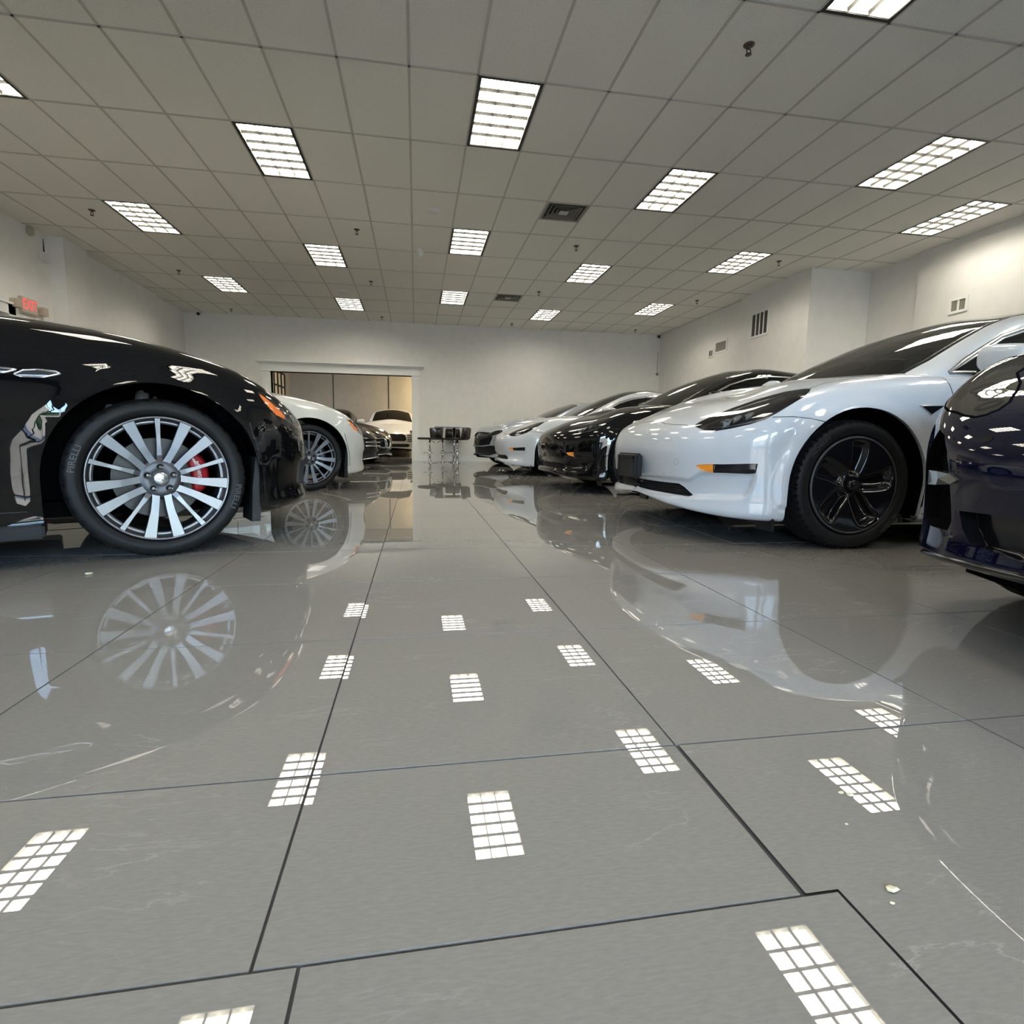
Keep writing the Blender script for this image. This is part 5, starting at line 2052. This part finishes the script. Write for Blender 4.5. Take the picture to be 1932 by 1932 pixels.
wall_vent('wall_vent', 6.39, 9.58, 10.06, 2.60, 3.0, 4, 'large white wall vent with four dark slots on the bump-out')
wall_vent('wall_vent', 6.53, 11.18, 11.60, 2.55, 2.74, 1, 'wide low wall vent with grey screen near the far right corner', True)
wall_vent('wall_vent', 6.53, 11.72, 11.87, 2.50, 2.615, 2, 'smallest wall vent left of the wide grey one')
wall_vent('wall_vent', 7.44, 6.71, 6.92, 2.44, 2.58, 2, 'small white wall vent above the white sedan roof', True)
for x, y, sx, lab in ((-4.98, 14.5, 1, 'small black-eyed security camera in the far left corner'), (6.44, 14.5, -1, 'small black-eyed security camera in the far right corner')):
    t = thing('security_camera', lab, 'camera', (x, y, 3.38), group='corner security cameras')
    b = bmesh.new(); tube(b, [(0, 0, .02), (0, -.06, .02), (0, -.08, 0)], .035, 14); link('housing', b, white_m, t, smooth=True)
    b = bmesh.new(); bmesh.ops.create_uvsphere(b, u_segments=16, v_segments=10, radius=.036, matrix=Matrix.Translation((0, -.095, -.01))); link('lens', b, gloss_m, t, smooth=True)
t = thing('thermostat_sensor', 'thin wire ending in a small grey sensor beside the far right corner', 'sensor', (6.47, 14.495, 2.40))
b = bmesh.new(); tube(b, [(0, 0, .03), (0, 0, .58)], .006, 6); link('wire', b, vent_m, t)
b = bmesh.new(); lathe(b, [(0, -.03), (.035, -.02), (.035, .02), (0, .03)], 16, 'y', c=(0, 0, 0)); link('sensor_body', b, vent_m, t)
# exit sign projecting over the left doorway
t = thing('exit_sign', 'lit red EXIT sign with emergency lamps over the left doorway', 'sign', (XL, 9.02, 2.28))
b = bmesh.new()
box(b, 0, .05, -.17, .17, -.09, .13)
bmesh.ops.bevel(b, geom=list(b.edges), offset=.012, segments=2, affect='EDGES')
link('sign_box', b, mat('sign_plastic', (.55, .5, .42), .5), t)
tb = text_mesh('EXIT', .20, .004)
for v in tb.verts:
    x, h, z = v.co
    v.co = (.052 + z, x * .72, h + .03)
bmesh.ops.recalc_face_normals(tb, faces=tb.faces)
# reads from inside the room: flip left-right to face +X
for v in tb.verts: v.co.y = v.co.y
link('sign_lettering', tb, exit_m, t)
for s in (-1, 1):
    b = bmesh.new()
    tube(b, [(.03, .17 * s, .02), (.04, .22 * s, .02)], .015, 8)
    vs = box(b, .0, .09, .27 * s - .055, .27 * s + .055, -.05, .06)
    link('emergency_lamp', b, mat('lamp_head_%d' % s, (.52, .44, .36), .5), t)
t = thing('alarm_box', 'small white alarm box with a black antenna beside the left pilaster', 'alarm', (XL, 9.47, 3.02))
b = bmesh.new(); box(b, 0, .05, -.08, .08, 0, .14); bmesh.ops.bevel(b, geom=list(b.edges), offset=.01, segments=2, affect='EDGES'); link('case', b, white_m, t)
b = bmesh.new(); tube(b, [(.03, 0, .14), (.03, 0, .33)], [.010, .004], 8); link('antenna', b, plastic_m, t)
b = bmesh.new(); box(b, 0, .07, -.04, .04, -.05, .06); bmesh.ops.bevel(b, geom=list(b.edges), offset=.015, segments=2, affect='EDGES')
tag(link('junction_box', b, mat('beige_plastic', (.5, .46, .36), .5), loc=(XL, 9.20, 3.35)), 'small beige junction box under the ceiling, above the exit sign', 'box')

# crumbs of dried leaf on the floor
crumb_m = mat('pale_crumb', (.70, .68, .48), .7)
for x, y, r, lab in (Q for Q in CRUMBS):
    b = bmesh.new()
    bmesh.ops.create_icosphere(b, subdivisions=2, radius=r)
    for v in b.verts:
        v.co.x *= 1.5; v.co.z *= .35
        v.co += Vector((random.uniform(-1, 1), random.uniform(-1, 1), random.uniform(-.2, .3))) * r * .35
    mz = min(v.co.z for v in b.verts)
    for v in b.verts: v.co.z -= mz
    tag(link('crumb', b, crumb_m, loc=(x, y, 0.0004)), lab, 'crumb', 'pale crumbs on the floor tiles')

# ------------------------------------------------------------------ outside the shop windows (seen in reflections)
b = bmesh.new(); box(b, -40, 40, -60, YB - .4, -.12, -.05); struct('ground', b, asphalt_m)
b = bmesh.new()
box(b, -22, -7, -38, -30, -.05, 5.0); box(b, 2, 20, -46, -36, -.05, 7.0)
tag(link('building', b, bld_m), 'pale stucco building across the car park, behind the camera', 'building')
for i, (x, y, h) in enumerate(((-3.5, -22, 5), (0.5, -27, 6.5), (8.0, -20, 4.2))):
    t = thing('tree', ('left leafy tree outside the shop windows, behind the camera', 'tallest leafy tree in the middle outside the shop windows', 'right leafy tree nearest the shop windows outside')[i], 'tree', (x, y, -.05), group='trees outside the shop windows')
    b = bmesh.new(); tube(b, [(0, 0, 0), (.05, 0, h * .5)], [.16, .10], 10); link('trunk', b, bark_m, t)
    b = bmesh.new()
    for k in range(9):
        bmesh.ops.create_icosphere(b, subdivisions=2, radius=h * .16, matrix=Matrix.Translation((random.uniform(-1, 1) * h * .18, random.uniform(-1, 1) * h * .18, h * .55 + random.uniform(0, 1) * h * .3)))
    for v in b.verts: v.co += Vector((random.uniform(-1, 1), random.uniform(-1, 1), random.uniform(-1, 1))) * .08
    link('crown', b, leaf_m, t)
